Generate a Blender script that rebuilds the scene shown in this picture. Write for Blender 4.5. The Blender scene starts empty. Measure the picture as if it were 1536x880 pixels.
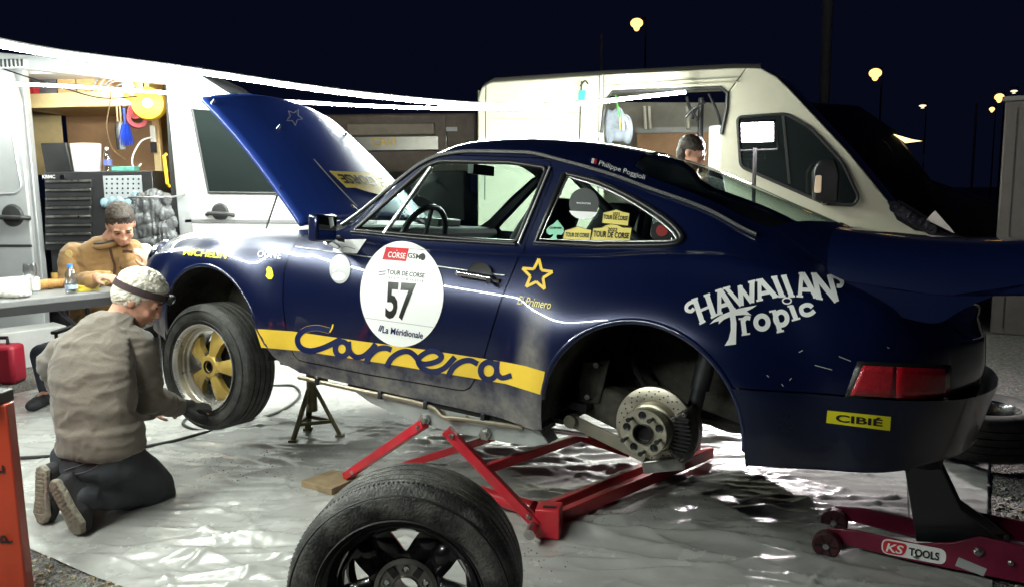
import bpy, bmesh, math, random
import numpy as np
from mathutils import Vector, Matrix, noise
from mathutils.bvhtree import BVHTree
random.seed(7)
R = math.radians
scene = bpy.context.scene
col = scene.collection
# ------------------------------------------------------------------ camera
FPX, CH = 1193.618, 1.43                       # focal length in photo pixels, eye height
PITCH, ROLL = R(7.5), R(.7)
_fw = np.array([0, math.cos(PITCH), -math.sin(PITCH)]); _u0 = np.array([0, math.sin(PITCH), math.cos(PITCH)]); _r0 = np.array([1., 0, 0])
_rw = _r0*math.cos(ROLL) - _u0*math.sin(ROLL); _uw = _u0*math.cos(ROLL) + _r0*math.sin(ROLL)
RW = np.stack([_rw, _uw, _fw]); CAM = np.array([0, 0, CH])
cam_d = bpy.data.cameras.new('camera'); cam = bpy.data.objects.new('camera', cam_d); col.objects.link(cam)
m = Matrix.Identity(4)
for i in range(3):
    m[i][0], m[i][1], m[i][2], m[i][3] = _rw[i], _uw[i], -_fw[i], CAM[i]
cam.matrix_world = m
cam_d.sensor_width = 36; cam_d.lens = FPX/1536*36; cam_d.clip_end = 500; cam_d.clip_start = .05
scene.camera = cam
# ------------------------------------------------------------------ night sky
world = bpy.data.worlds.new('World'); scene.world = world; world.use_nodes = True
nt = world.node_tree; bg = nt.nodes['Background']
bg.inputs[0].default_value = (.12, .17, .55, 1); bg.inputs[1].default_value = .009          # moonless navy night
scene.view_settings.view_transform = 'Standard'; scene.view_settings.look = 'None'
scene.view_settings.exposure = .8; scene.view_settings.gamma = 1; scene.view_settings.use_curve_mapping = False
scene.cycles.use_denoising = True
scene.cycles.max_bounces = 8; scene.cycles.transparent_max_bounces = 16
scene.cycles.sample_clamp_indirect = 6; scene.cycles.caustics_reflective = False; scene.cycles.caustics_refractive = False
# ------------------------------------------------------------------ pixel helpers (photo pixels 1536 x 880)
def pdir(x, y): return RW.T @ np.array([(x-768)/FPX, -(y-440)/FPX, 1.])
def gnd(x, y, z=0.):
    d = pdir(x, y); return Vector(CAM + d*(z-CH)/d[2])
def atY(x, y, Y):
    d = pdir(x, y); return Vector(CAM + d*Y/d[1])
def w2p(P):
    c = RW @ (np.array(P)-CAM); return 768+FPX*c[0]/c[2], 440-FPX*c[1]/c[2]
# car frame: xb back from the front axle, y to the car's left, z up
CP = np.array([3.1669, 3.4281, 1.0748]); _a, _b, _c = -.5023, .1159, .0660
_ri = np.array([math.cos(_a), math.sin(_a), 0]); _fo = np.array([math.sin(_a), -math.cos(_a), 0]); _up = np.array([0, 0, 1.])
_f2 = _fo*math.cos(_b)-_up*math.sin(_b); _u2 = _up*math.cos(_b)+_fo*math.sin(_b)
RC = np.stack([_ri*math.cos(_c)+_u2*math.sin(_c), _u2*math.cos(_c)-_ri*math.sin(_c), _f2])
MC = RW.T @ RC
def c2w(x, y, z): return Vector(MC @ (np.array([x, y, z])-CP) + CAM)
def cray(x, y): return RC.T @ np.array([(x-768)/FPX, -(y-440)/FPX, 1.])
CARM = Matrix.Identity(4); _t = CAM - MC @ CP
for i in range(3):
    CARM[i][0], CARM[i][1], CARM[i][2], CARM[i][3] = -MC[i][0], MC[i][1], MC[i][2], _t[i]
# ------------------------------------------------------------------ materials
MATS = {}
def mat(name, c=(.5, .5, .5), rough=.5, metal=0, var=.12, vs=6, bump=0, bs=60, coat=0, spec=.5, emit=0, trans=0, alpha=1, dust=None, sheen=0, ecol=None, ior=1.45, rv=0):
    if name in MATS: return MATS[name]
    m = bpy.data.materials.new(name); m.use_nodes = True; MATS[name] = m
    t = m.node_tree; b = t.nodes['Principled BSDF']; L = t.links
    b.inputs['Roughness'].default_value = rough; b.inputs['Metallic'].default_value = metal
    b.inputs['Coat Weight'].default_value = coat; b.inputs['Coat Roughness'].default_value = .04
    b.inputs['Specular IOR Level'].default_value = spec; b.inputs['IOR'].default_value = ior
    b.inputs['Transmission Weight'].default_value = trans; b.inputs['Alpha'].default_value = alpha; b.inputs['Sheen Weight'].default_value = sheen
    c4 = tuple(c)+(1,)
    b.inputs['Base Color'].default_value = c4
    if emit:
        b.inputs['Emission Color'].default_value = tuple(ecol or c)+(1,); b.inputs['Emission Strength'].default_value = emit
    tc = t.nodes.new('ShaderNodeTexCoord')
    src = None
    if var or rv:
        n = t.nodes.new('ShaderNodeTexNoise'); n.inputs['Scale'].default_value = vs; n.inputs['Detail'].default_value = 6; n.inputs['Roughness'].default_value = .65
        L.new(tc.outputs['Object'], n.inputs['Vector'])
        r = t.nodes.new('ShaderNodeValToRGB'); r.color_ramp.elements[0].position = .3; r.color_ramp.elements[1].position = .7
        lo = tuple(max(0, v*(1-var)) for v in c)+(1,); hi = tuple(min(1, v*(1+var)) for v in c)+(1,)
        r.color_ramp.elements[0].color = lo; r.color_ramp.elements[1].color = hi
        L.new(n.outputs['Fac'], r.inputs[0]); L.new(r.outputs[0], b.inputs['Base Color']); src = r.outputs[0]
        if rv:
            mr = t.nodes.new('ShaderNodeMapRange'); mr.inputs[1].default_value = .3; mr.inputs[2].default_value = .7
            mr.inputs[3].default_value = max(0, rough-rv); mr.inputs[4].default_value = min(1, rough+rv)
            L.new(n.outputs['Fac'], mr.inputs[0]); L.new(mr.outputs[0], b.inputs['Roughness'])
    if dust:                                     # (colour, amount, scale): patchy dry dust lying on the thing
        dn = t.nodes.new('ShaderNodeTexNoise'); dn.inputs['Scale'].default_value = dust[2]; dn.inputs['Detail'].default_value = 8; dn.inputs['Roughness'].default_value = .7
        L.new(tc.outputs['Object'], dn.inputs['Vector'])
        mr = t.nodes.new('ShaderNodeMapRange'); mr.inputs[1].default_value = .45; mr.inputs[2].default_value = .75; mr.inputs[4].default_value = dust[1]
        L.new(dn.outputs['Fac'], mr.inputs[0])
        mx = t.nodes.new('ShaderNodeMix'); mx.data_type = 'RGBA'; mx.inputs[6].default_value = c4; mx.inputs[7].default_value = tuple(dust[0])+(1,)
        if src: L.new(src, mx.inputs[6])
        L.new(mr.outputs[0], mx.inputs[0]); L.new(mx.outputs[2], b.inputs['Base Color'])
    if bump:
        n2 = t.nodes.new('ShaderNodeTexNoise'); n2.inputs['Scale'].default_value = bs; n2.inputs['Detail'].default_value = 5
        L.new(tc.outputs['Object'], n2.inputs['Vector'])
        bp = t.nodes.new('ShaderNodeBump'); bp.inputs['Strength'].default_value = bump; bp.inputs['Distance'].default_value = .01
        L.new(n2.outputs['Fac'], bp.inputs['Height']); L.new(bp.outputs[0], b.inputs['Normal'])
    return m
def glass(name, tint=(.8, .9, .86), a=.12, rough=.02):
    if name in MATS: return MATS[name]
    m = bpy.data.materials.new(name); m.use_nodes = True; MATS[name] = m; t = m.node_tree
    for n in list(t.nodes):
        if n.type == 'BSDF_PRINCIPLED': t.nodes.remove(n)
    out = t.nodes['Material Output']
    tr = t.nodes.new('ShaderNodeBsdfTransparent'); tr.inputs[0].default_value = tuple(tint)+(1,)
    gl = t.nodes.new('ShaderNodeBsdfGlossy'); gl.inputs['Roughness'].default_value = rough
    fr = t.nodes.new('ShaderNodeFresnel'); fr.inputs[0].default_value = 1.5
    mt = t.nodes.new('ShaderNodeMath'); mt.operation = 'MULTIPLY_ADD'; mt.inputs[1].default_value = 1.; mt.inputs[2].default_value = a*.3
    mx = t.nodes.new('ShaderNodeMixShader')
    ge = t.nodes.new('ShaderNodeNewGeometry'); mi = t.nodes.new('ShaderNodeMapRange'); mi.inputs[3].default_value = 1.5; mi.inputs[4].default_value = 1/1.5
    t.links.new(ge.outputs['Backfacing'], mi.inputs[0]); t.links.new(mi.outputs[0], fr.inputs[0])
    t.links.new(fr.outputs[0], mt.inputs[0]); t.links.new(mt.outputs[0], mx.inputs[0]); t.links.new(tr.outputs[0], mx.inputs[1]); t.links.new(gl.outputs[0], mx.inputs[2])
    t.links.new(mx.outputs[0], out.inputs[0])
    return m
def emis(name, c, s):
    if name in MATS: return MATS[name]
    m = bpy.data.materials.new(name); m.use_nodes = True; MATS[name] = m; t = m.node_tree
    b = t.nodes['Principled BSDF']; b.inputs['Base Color'].default_value = tuple(c)+(1,)
    b.inputs['Emission Color'].default_value = tuple(c)+(1,); b.inputs['Emission Strength'].default_value = s
    return m
BLACK = mat('black plastic', (.012, .012, .013), .4, var=.3, rv=.1)
RUBBER = mat('black rubber', (.018, .018, .018), .65, var=.3, bump=.2, bs=120)
CHROME = mat('chrome', (.75, .75, .76), .15, 1, var=.05, rv=.08)
STEEL = mat('worn steel', (.45, .44, .42), .35, 1, var=.2, rv=.12, vs=20)
DARKMET = mat('dark metal', (.04, .04, .045), .45, .6, var=.3, rv=.1)
WHITE = mat('white vinyl', (.8, .8, .8), .4, var=.03)
YELLOW = mat('yellow vinyl', (.75, .50, .05), .4, var=.06)
BLACKV = mat('black vinyl', (.015, .015, .016), .4, var=.1)
# ------------------------------------------------------------------ mesh builder
class MB:
    def __init__(s): s.v = []; s.f = []; s.mi = []
    def add(s, vs, fs, mi=0):
        o = len(s.v); s.v += [tuple(p) for p in vs]; s.f += [tuple(i+o for i in f) for f in fs]; s.mi += [mi]*len(fs); return s
    def box(s, c, d, rot=None, mi=0, taper=1.):
        x, y, z = d[0]/2, d[1]/2, d[2]/2; vs = []
        for sx, sy, sz in ((-1,-1,-1),(1,-1,-1),(1,1,-1),(-1,1,-1),(-1,-1,1),(1,-1,1),(1,1,1),(-1,1,1)):
            k = taper if sz > 0 else 1.; p = Vector((sx*x*k, sy*y*k, sz*z))
            if rot: p = rot @ p
            vs.append(p+Vector(c))
        return s.add(vs, [(0,3,2,1),(4,5,6,7),(0,1,5,4),(1,2,6,5),(2,3,7,6),(3,0,4,7)], mi)
    def tube(s, pts, r, n=10, closed=False, cap=True, mi=0, flat=1., upv=None):
        P = [Vector(p) for p in pts]; N = len(P); rs = r if isinstance(r, (list, tuple)) else [r]*N
        vs = []; prev = None
        for i in range(N):
            a = P[i-1] if (i > 0 or closed) else P[i]; b = P[(i+1) % N] if (i < N-1 or closed) else P[i]
            t = (b-a).normalized()
            if prev is None:
                u = Vector(upv) if upv else (Vector((0,0,1)) if abs(t.z) < .9 else Vector((1,0,0)))
            else: u = prev
            u = (u - t*u.dot(t)).normalized(); w = t.cross(u); prev = u
            for k in range(n):
                q = 2*math.pi*(k+.5)/n; vs.append(P[i]+u*math.cos(q)*rs[i]*flat+w*math.sin(q)*rs[i])
        fs = []
        for i in range(N if closed else N-1):
            for k in range(n):
                a, b = i*n+k, i*n+(k+1) % n; c, d = ((i+1) % N)*n+(k+1) % n, ((i+1) % N)*n+k; fs.append((a, b, c, d))
        if cap and not closed:
            fs.append(tuple(range(n))[::-1]); fs.append(tuple((N-1)*n+k for k in range(n)))
        return s.add(vs, fs, mi)
    def cyl(s, p0, p1, r0, r1=None, n=24, mi=0): return s.tube([p0, p1], [r0, r0 if r1 is None else r1], n, mi=mi)
    def bar(s, p0, p1, w, h=None, mi=0, up=(0, 0, 1)):     # rectangular bar
        p0, p1 = Vector(p0), Vector(p1); h = h or w; t = (p1-p0).normalized(); u = Vector(up)
        if abs(t.dot(u)) > .97: u = Vector((1, 0, 0))
        sd = t.cross(u).normalized(); u = sd.cross(t); vs = []
        for p in (p0, p1):
            for a, b in ((-1,-1),(1,-1),(1,1),(-1,1)): vs.append(p+sd*a*w/2+u*b*h/2)
        return s.add(vs, [(0,1,2,3),(7,6,5,4),(0,4,5,1),(1,5,6,2),(2,6,7,3),(3,7,4,0)], mi)
    def lathe(s, prof, o=(0,0,0), axis=(0,0,1), n=40, a0=0, a1=2*math.pi, mi=0):
        ax = Vector(axis).normalized(); u = Vector((0,0,1)) if abs(ax.z) < .9 else Vector((1,0,0)); u = (u-ax*u.dot(ax)).normalized(); w = ax.cross(u)
        full = abs(a1-a0-2*math.pi) < 1e-6; M = n if full else n+1; vs = []
        for r, h in prof:
            for k in range(M):
                q = a0+(a1-a0)*k/n; vs.append(Vector(o)+ax*h+(u*math.cos(q)+w*math.sin(q))*r)
        fs = []
        for i in range(len(prof)-1):
            for k in range(n):
                a, b = i*M+k, i*M+(k+1) % M; fs.append((a, b, b+M, a+M))
        return s.add(vs, fs, mi)
    def prism(s, poly, fn, d0, d1, mi=0):                  # fn(u, v, depth) -> 3D
        n = len(poly); vs = [fn(u, v, d0) for u, v in poly]+[fn(u, v, d1) for u, v in poly]
        return s.add(vs, [tuple(range(n))[::-1], tuple(range(n, 2*n))]+[(i, (i+1) % n, n+(i+1) % n, n+i) for i in range(n)], mi)
    def grid(s, P, mi=0, closed_u=False):
        n, k = len(P), len(P[0]); vs = [q for r in P for q in r]; fs = []
        for i in range(n if closed_u else n-1):
            for j in range(k-1):
                a = i*k+j; b = ((i+1) % n)*k+j; fs.append((a, b, b+1, a+1))
        return s.add(vs, fs, mi)
    def ball(s, c, r, n=14, rot=None, mi=0):
        r = (r, r, r) if not isinstance(r, (tuple, list)) else r; vs = []; c = Vector(c)
        for i in range(1, n):
            for k in range(2*n):
                th, ph = math.pi*i/n, math.pi*k/n; p = Vector((r[0]*math.sin(th)*math.cos(ph), r[1]*math.sin(th)*math.sin(ph), r[2]*math.cos(th)))
                vs.append(c+(rot @ p if rot else p))
        m_ = 2*n; fs = []
        for i in range(n-2):
            for k in range(m_): fs.append((i*m_+k, (i+1)*m_+k, (i+1)*m_+(k+1) % m_, i*m_+(k+1) % m_))
        t = Vector((0, 0, r[2])); t = rot @ t if rot else t
        vs += [c+t, c-t]; a = (n-1)*m_
        for k in range(m_): fs.append((a, k, (k+1) % m_)); fs.append((a+1, (n-2)*m_+(k+1) % m_, (n-2)*m_+k))
        return s.add(vs, fs, mi)
    def build(s, name, mats, parent=None, smooth=40, bevel=0, local=False, solid=0, sub=0, fixn=True):
        me = bpy.data.meshes.new(name)
        vs = s.v
        if parent is not None and not local:
            root = parent
            while root.parent: root = root.parent
            iv = root.matrix_basis.inverted(); vs = [tuple(iv @ Vector(p)) for p in vs]
        me.from_pydata(vs, [], s.f)
        if not isinstance(mats, (list, tuple)): mats = [mats]
        for q in mats: me.materials.append(q)
        if len(mats) > 1:
            for p, i in zip(me.polygons, s.mi): p.material_index = i
        if fixn:
            bm = bmesh.new(); bm.from_mesh(me); bmesh.ops.recalc_face_normals(bm, faces=bm.faces); bm.to_mesh(me); bm.free()
        me.shade_smooth()
        if smooth < 180: me.set_sharp_from_angle(angle=R(smooth))
        o = bpy.data.objects.new(name, me); col.objects.link(o)
        if parent is not None: o.parent = parent
        if solid:
            k = o.modifiers.new('solid', 'SOLIDIFY'); k.thickness = solid; k.offset = 0
        if sub:
            k = o.modifiers.new('sub', 'SUBSURF'); k.levels = sub; k.render_levels = sub
        if bevel:
            k = o.modifiers.new('bevel', 'BEVEL'); k.width = bevel; k.segments = 2; k.limit_method = 'ANGLE'; k.angle_limit = R(35)
        return o
def thing(name, label, cat, loc=(0, 0, 0), group=None, mtx=None):
    o = bpy.data.objects.new(name, None); col.objects.link(o); o.empty_display_size = .1
    o.matrix_basis = mtx if mtx is not None else Matrix.Translation(Vector(loc))
    o['label'] = label; o['category'] = cat
    if group: o['group'] = group
    return o
def tag(o, label, cat, group=None, kind=None):
    if kind: o['kind'] = kind
    if label: o['label'] = label
    if cat: o['category'] = cat
    if group: o['group'] = group
    return o
def box1(name, c, d, m, parent, bevel=.004, rot=None): return MB().box(c, d, rot).build(name, m, parent, bevel=bevel)
def bez(pts, n=8):                                         # Catmull-Rom through points
    P = [Vector(p) for p in pts]; out = []
    for i in range(len(P)-1):
        a = P[i-1] if i else P[i]*2-P[1]; b, c = P[i], P[i+1]; d = P[i+2] if i+2 < len(P) else P[-1]*2-P[-2]
        for k in range(n):
            t = k/n; out.append(.5*((2*b)+(c-a)*t+(2*a-5*b+4*c-d)*t*t+(3*b-a-3*c+d)*t**3))
    return out+[P[-1]]
def copy_tree(o, parent=None):
    c = o.copy(); col.objects.link(c); c.parent = parent
    for ch in [q for q in bpy.data.objects if q.parent == o]: copy_tree(ch, c)
    return c
def remesh(o, size, smooth=8):                             # bake one continuous skin from overlapping shapes
    k = o.modifiers.new('r', 'REMESH'); k.mode = 'VOXEL'; k.voxel_size = size; k.adaptivity = 0
    k = o.modifiers.new('s', 'SMOOTH'); k.iterations = smooth; k.factor = .5
    bpy.context.view_layer.update()
    dg = bpy.context.evaluated_depsgraph_get()
    me = bpy.data.meshes.new_from_object(o.evaluated_get(dg)); me.name = o.name
    mats = list(o.data.materials); o.modifiers.clear(); o.data = me; me.materials.clear()
    for q in mats: me.materials.append(q)
    me.shade_smooth(); return o
# ------------------------------------------------------------------ lettering
_TX = {}
def glyphs(s, bold=0., space=1.):
    key = (s, bold, space)
    if key not in _TX:
        c = bpy.data.curves.new('t', 'FONT'); c.body = s; c.size = 1; c.offset = bold; c.space_character = space; c.resolution_u = 3
        o = bpy.data.objects.new('t', c); col.objects.link(o); bpy.context.view_layer.update()
        me = o.to_mesh(); bm = bmesh.new(); bm.from_mesh(me); o.to_mesh_clear()
        bmesh.ops.triangulate(bm, faces=bm.faces)
        for _ in range(2):
            bmesh.ops.subdivide_edges(bm, edges=[e for e in bm.edges if e.calc_length() > .22], cuts=1); bmesh.ops.triangulate(bm, faces=bm.faces)
        bm.verts.ensure_lookup_table()
        V_ = [(v.co.x/.73, v.co.y/.73) for v in bm.verts]; F_ = [tuple(v.index for v in f.verts) for f in bm.faces]
        bm.free(); bpy.data.objects.remove(o); bpy.data.curves.remove(c)
        x0 = min([v[0] for v in V_] or [0]); V_ = [(a-x0, b) for a, b in V_]
        _TX[key] = (V_, F_, max([v[0] for v in V_] or [1]))
    return _TX[key]
def text3d(s, o, u, v, h, m, name, parent, width=None, bold=.012, lift=.0015, space=1., shear=0., center=False, flipn=1):
    V_, F_, W = glyphs(s, bold, space); o, u, v = Vector(o), Vector(u).normalized(), Vector(v).normalized(); n = u.cross(v)*lift*flipn
    k = (width/W) if width else h; off = -W/2 if center else 0
    mb = MB(); mb.add([o+u*(a+off+b*shear)*k+v*b*h+n for a, b in V_], F_)
    return mb.build(name, m, parent, smooth=180, fixn=False)
# ================================================================== THE RACE CAR
def pchip(tab):
    xs = np.array([t[0] for t in tab]); ys = np.array([t[1] for t in tab]); h = np.diff(xs); d = np.diff(ys)/h
    mm = np.zeros(len(xs)); mm[0], mm[-1] = d[0], d[-1]
    for i in range(1, len(xs)-1):
        if d[i-1]*d[i] > 0: mm[i] = 2*d[i-1]*d[i]/(d[i-1]+d[i]) if True else 0
    def f(x):
        x = np.clip(x, xs[0], xs[-1]); i = np.clip(np.searchsorted(xs, x)-1, 0, len(h)-1); t = (x-xs[i])/h[i]
        return ys[i]*(2*t**3-3*t*t+1)+h[i]*mm[i]*(t**3-2*t*t+t)+ys[i+1]*(3*t*t-2*t**3)+h[i]*mm[i+1]*(t**3-t*t)
    return f
PLAN = [(-.90,0),(-.885,.25),(-.84,.42),(-.74,.56),(-.60,.655),(-.40,.72),(-.2,.75),(0,.765),(.3,.77),(.6,.775),(.8,.78),(1.0,.785),(1.2,.787),(1.4,.79),(1.6,.793),(1.8,.795),(1.95,.798),(2.1,.80),(2.25,.803),(2.4,.805),(2.6,.80),(2.8,.785),(2.92,.76),(3.02,.72),(3.11,.645),(3.19,.53),(3.255,.38),(3.30,.2),(3.315,0)]
zb = pchip([(-.9,.28),(-.5,.24),(.5,.225),(1.85,.225),(1.95,.25),(2.6,.268),(2.8,.275),(3.0,.285),(3.1,.295),(3.18,.315),(3.315,.33)])
zB = pchip([(-.90,.50),(-.84,.56),(-.74,.60),(-.66,.645),(-.60,.70),(-.49,.735),(-.23,.775),(0,.80),(.24,.818),(.5,.84),(.62,.862),(.72,.876),(1.08,.882),(1.42,.892),(1.67,.902),(2.0,.922),(2.27,.95),(2.45,.955),(2.65,.93),(2.8,.895),(2.95,.85),(3.05,.815),(3.15,.78),(3.315,.76)])
iB = pchip([(-.9,.04),(-.74,.07),(-.6,.08),(0,.085),(.5,.095),(.62,.115),(.8,.125),(1.6,.130),(2.0,.138),(2.3,.148),(2.5,.14),(2.7,.12),(2.9,.09),(3.05,.06),(3.315,.04)])
zG = pchip([(-.9,.53),(-.84,.60),(-.74,.645),(-.66,.685),(-.6,.745),(-.49,.775),(-.23,.815),(0,.838),(.24,.856),(.5,.872),(.62,.88),(.70,.90),(.78,.95),(.85,1.005),(1.0,1.13),(1.1,1.205),(1.2,1.245),(1.35,1.265),(1.6,1.268),(1.79,1.238),(2.0,1.192),(2.135,1.153),(2.37,1.087),(2.54,1.015),(2.7,.965),(2.85,.915),(2.95,.88),(3.05,.84),(3.15,.80),(3.315,.77)])
yGt = pchip([(-.9,.3),(-.74,.45),(-.6,.55),(0,.60),(.5,.62),(.7,.62),(.85,.60),(1.0,.575),(1.1,.56),(1.35,.55),(1.6,.545),(2.0,.548),(2.37,.56),(2.54,.575),(2.7,.58),(2.85,.58),(3.0,.56),(3.315,.5)])
zC = pchip([(-.9,.54),(-.74,.66),(-.6,.75),(-.49,.775),(0,.83),(.40,.885),(.44,.91),(.5,.955),(.70,1.10),(.9,1.235),(1.0,1.292),(1.1,1.332),(1.2,1.355),(1.45,1.37),(1.7,1.362),(2.0,1.326),(2.165,1.292),(2.31,1.245),(2.54,1.157),(2.78,1.066),(2.88,1.02),(3.0,.955),(3.1,.90),(3.18,.84),(3.315,.785)])
dM = pchip([(-.9,0),(.3,0),(.42,.02),(.5,.05),(.7,.067),(.95,.06),(1.1,.04),(1.3,.032),(2.0,.034),(2.3,.04),(2.7,.035),(2.9,.02),(3.315,.005)])
FA, RA = (.05, .315, .355), (2.272, .325, .372)
def flare(x, z):
    o = 0*x
    for (cx, cz, r0), W, A in ((FA, .20, .045), (RA, .27, .068)):
        t = np.clip((np.hypot(x-cx, z-cz)-r0)/W, 0, 1); o = np.maximum(o, A*(1-t)**2*(1+2*t))
    return o*np.clip((.93-z)/.15, 0, 1)
plan = [(p.x, p.y) for p in bez([(a, b, 0) for a, b in PLAN], 7)]
plan[0] = (-.90, 0.); plan[-1] = (3.315, 0.)
SIDE, TOP = [], []
for i, (xp, yp) in enumerate(plan):
    a, b = plan[max(i-1, 0)], plan[min(i+1, len(plan)-1)]; tx, ty = b[0]-a[0], b[1]-a[1]
    if i in (0, len(plan)-1): tx, ty = 0, (1 if i == 0 else -1)
    L_ = math.hypot(tx, ty); nx, ny = -ty/L_, tx/L_
    B_, I_, z0 = float(zB(xp)), float(iB(xp)), float(zb(xp))
    fe = [(.17, z0+.012), (.06, z0), (.045, z0+.012), (.018, z0+.13), (0, min(.56, B_-.1)), (.010, min(.70, B_-.07)), (.55*I_, B_-.05), (I_, B_)]
    sp = [Vector((xp-nx*q, max(0., yp-ny*q), z)) for q, z in fe]
    if i in (0, len(plan)-1):
        for q in sp: q.y = 0
    bx, by = sp[-1].x, sp[-1].y
    yg = min(float(yGt(xp)), by*.9); g = Vector((bx, yg, max(float(zG(xp)), B_+.004)))
    c0 = float(zC(bx)); c0 = max(c0, g.z+.002); ym = .62*yg; mz = max(c0-float(dM(bx)), g.z+.001)
    sp.append(g)
    row = bez(sp, 6)
    # the outer sill corner and the belt are firm edges
    SIDE.append(row)
    tp = [g, Vector((bx, ym, mz)), Vector((bx, 0, c0))]
    TOP.append(bez([Vector((bx, yg, g.z)), Vector((bx, yg*.83, g.z+(mz-g.z)*.55)), tp[1], Vector((bx, ym*.5, mz+(c0-mz)*.75)), tp[2]], 6))
def gridmesh(G):
    n, k = len(G), len(G[0]); V_ = np.array([[q.x, q.y, q.z] for r in G for q in r]); F_ = []
    for i in range(n-1):
        for j in range(k-1):
            a = i*k+j; F_.append((a, a+k, a+k+1, a+1))
    return V_, F_
SV, SF = gridmesh(SIDE); TV, TF = gridmesh(TOP)
SV[:, 1] += flare(SV[:, 0], SV[:, 2])*np.clip(SV[:, 1]/.3, 0, 1)
def clip(V_, F_, fld):                       # keep the part of a mesh where the field is positive
    out, of, mp, ec = [], [], {}, {}
    def vid(i):
        if i not in mp: mp[i] = len(out); out.append(V_[i])
        return mp[i]
    def eid(a, b):
        k = (a, b) if a < b else (b, a)
        if k not in ec:
            t = fld[k[0]]/(fld[k[0]]-fld[k[1]]); ec[k] = len(out); out.append(V_[k[0]]*(1-t)+V_[k[1]]*t)
        return ec[k]
    for f in F_:
        s = [fld[i] > 0 for i in f]
        if all(s): of.append(tuple(vid(i) for i in f)); continue
        if not any(s): continue
        p = []
        for j, i in enumerate(f):
            k = f[(j+1) % len(f)]
            if s[j]: p.append(vid(i))
            if s[j] != (fld[k] > 0): p.append(eid(i, k))
        if len(p) > 2: of.append(tuple(p))
    return np.array(out) if out else np.zeros((0, 3)), of
def sdf(poly, x, z):                         # signed distance, positive inside
    P = np.array(poly); d = np.full(len(x), 1e9); ins = np.zeros(len(x), bool); n = len(P)
    for i in range(n):
        a, b = P[i], P[(i+1) % n]; e = b-a; wx, wz = x-a[0], z-a[1]
        t = np.clip((wx*e[0]+wz*e[1])/(e @ e+1e-12), 0, 1); d = np.minimum(d, np.hypot(wx-e[0]*t, wz-e[1]*t))
        c = (a[1] > z) != (b[1] > z)
        with np.errstate(divide='ignore', invalid='ignore'):
            ins ^= c & (x < (b[0]-a[0])*(z-a[1])/(b[1]-a[1]+1e-15)+a[0])
    return np.where(ins, d, -d)
def rnd(poly, r, n=5):                       # round the corners of a polygon
    out = []; N = len(poly)
    for i in range(N):
        p = Vector(poly[i]+(0,)); a = Vector(poly[i-1]+(0,)); b = Vector(poly[(i+1) % N]+(0,))
        u, w = (a-p), (b-p); k = min(r, u.length*.45, w.length*.45); q0, q1 = p+u.normalized()*k, p+w.normalized()*k
        for j in range(n+1):
            t = j/n; q = q0*(1-t)**2+p*2*t*(1-t)+q1*t*t; out.append((q.x, q.y))
    return out
def arc(c, a0, a1, n=40): return [(c[0]+c[2]*math.cos(R(a0+(a1-a0)*i/n)), c[1]+c[2]*math.sin(R(a0+(a1-a0)*i/n))) for i in range(n+1)]
ARCF = [(-.31, -.1), (-.30, .24)]+arc(FA, 190, 15)+[(.435, .345), (.475, .293), (.52, .254), (.57, .232), (.61, .215), (.61, -.1)]
ARCR = [(1.897, -.1), (1.897, .28)]+arc(RA, 175, -2)+[(2.648, .27), (2.66, -.1)]
WIN_D = rnd([(.805, .893), (1.13, 1.197), (1.20, 1.222), (1.55, 1.228), (1.715, 1.212), (1.652, .910)], .025)
WIN_Q = [(1.735, .915)]+[(p.x, p.y) for p in bez([(1.793, 1.192, 0), (1.86, 1.182, 0), (1.95, 1.163, 0), (2.09, 1.112, 0), (2.23, 1.045, 0), (2.30, .997, 0), (2.312, .972, 0), (2.285, .957, 0), (2.2, .945, 0), (2.0, .928, 0)], 5)]
DOOR = rnd([(.515, .70), (.52, .55), (.545, .42), (.578, .283), (1.0, .287), (1.535, .305), (1.60, .42), (1.655, .62), (1.692, .80), (1.70, .875), (1.69, .90), (1.755, 1.238), (1.70, 1.250), (1.2, 1.250), (1.10, 1.215), (.76, .905), (.52, .868)], .04)
sx, sz = SV[:, 0], SV[:, 2]
def side_part(V_, F_, *ops):
    for poly, sgn, off in ops: V_, F_ = clip(V_, F_, sgn*(sdf(poly, V_[:, 0], V_[:, 2])+off)) if len(V_) else (V_, F_)
    return V_, F_
BUMP = [(2.55, .522), (2.8, .532), (3.0, .538), (3.5, .545), (3.5, 0), (2.55, 0)]
side_shell = side_part(SV, SF, (ARCF, -1, 0), (ARCR, -1, 0), (WIN_Q, -1, 0), (DOOR, -1, .0025), (BUMP, -1, .002))
door_p = side_part(SV, SF, (DOOR, 1, -.0025), (WIN_D, -1, 0))
bump_p = side_part(SV, SF, (BUMP, 1, -.002), (ARCR, -1, 0)); bump_p[0][:, 0] += .05*np.clip((bump_p[0][:, 0]-2.85)/.35, 0, 1)**1.5
glass_d = side_part(SV, SF, (WIN_D, 1, .004)); glass_q = side_part(SV, SF, (WIN_Q, 1, .004))
tx_, ty_ = TV[:, 0], TV[:, 1]
def f_ws(V_):
    x, y = V_[:, 0], V_[:, 1]; return np.minimum(np.minimum(yGt(x)-.03-y, (x-(.475+.27*(y/.62)**2))*.7), (1.035+.05*(y/.5)**2-x)*.8)
def f_rw(V_):
    x, y = V_[:, 0], V_[:, 1]; return np.minimum(np.minimum(np.interp(x, [2.0, 2.1, 2.6], [.43, .49, .515])-y, (x-(2.005+.05*(y/.5)**2))*.9), (2.765-.17*(y/.5)**2-x)*.9)
def f_hd(V_):
    x, y = V_[:, 0], V_[:, 1]; return np.minimum(np.minimum(np.interp(x, [-.5, .4], [.44, .545])-y, x+.52+.05*(y/.4)**2), .455+.1*(y/.5)**2-x)
ws = clip(TV, TF, f_ws(TV)+.004); rw = clip(TV, TF, f_rw(TV)+.004)
tp = TV, TF
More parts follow.
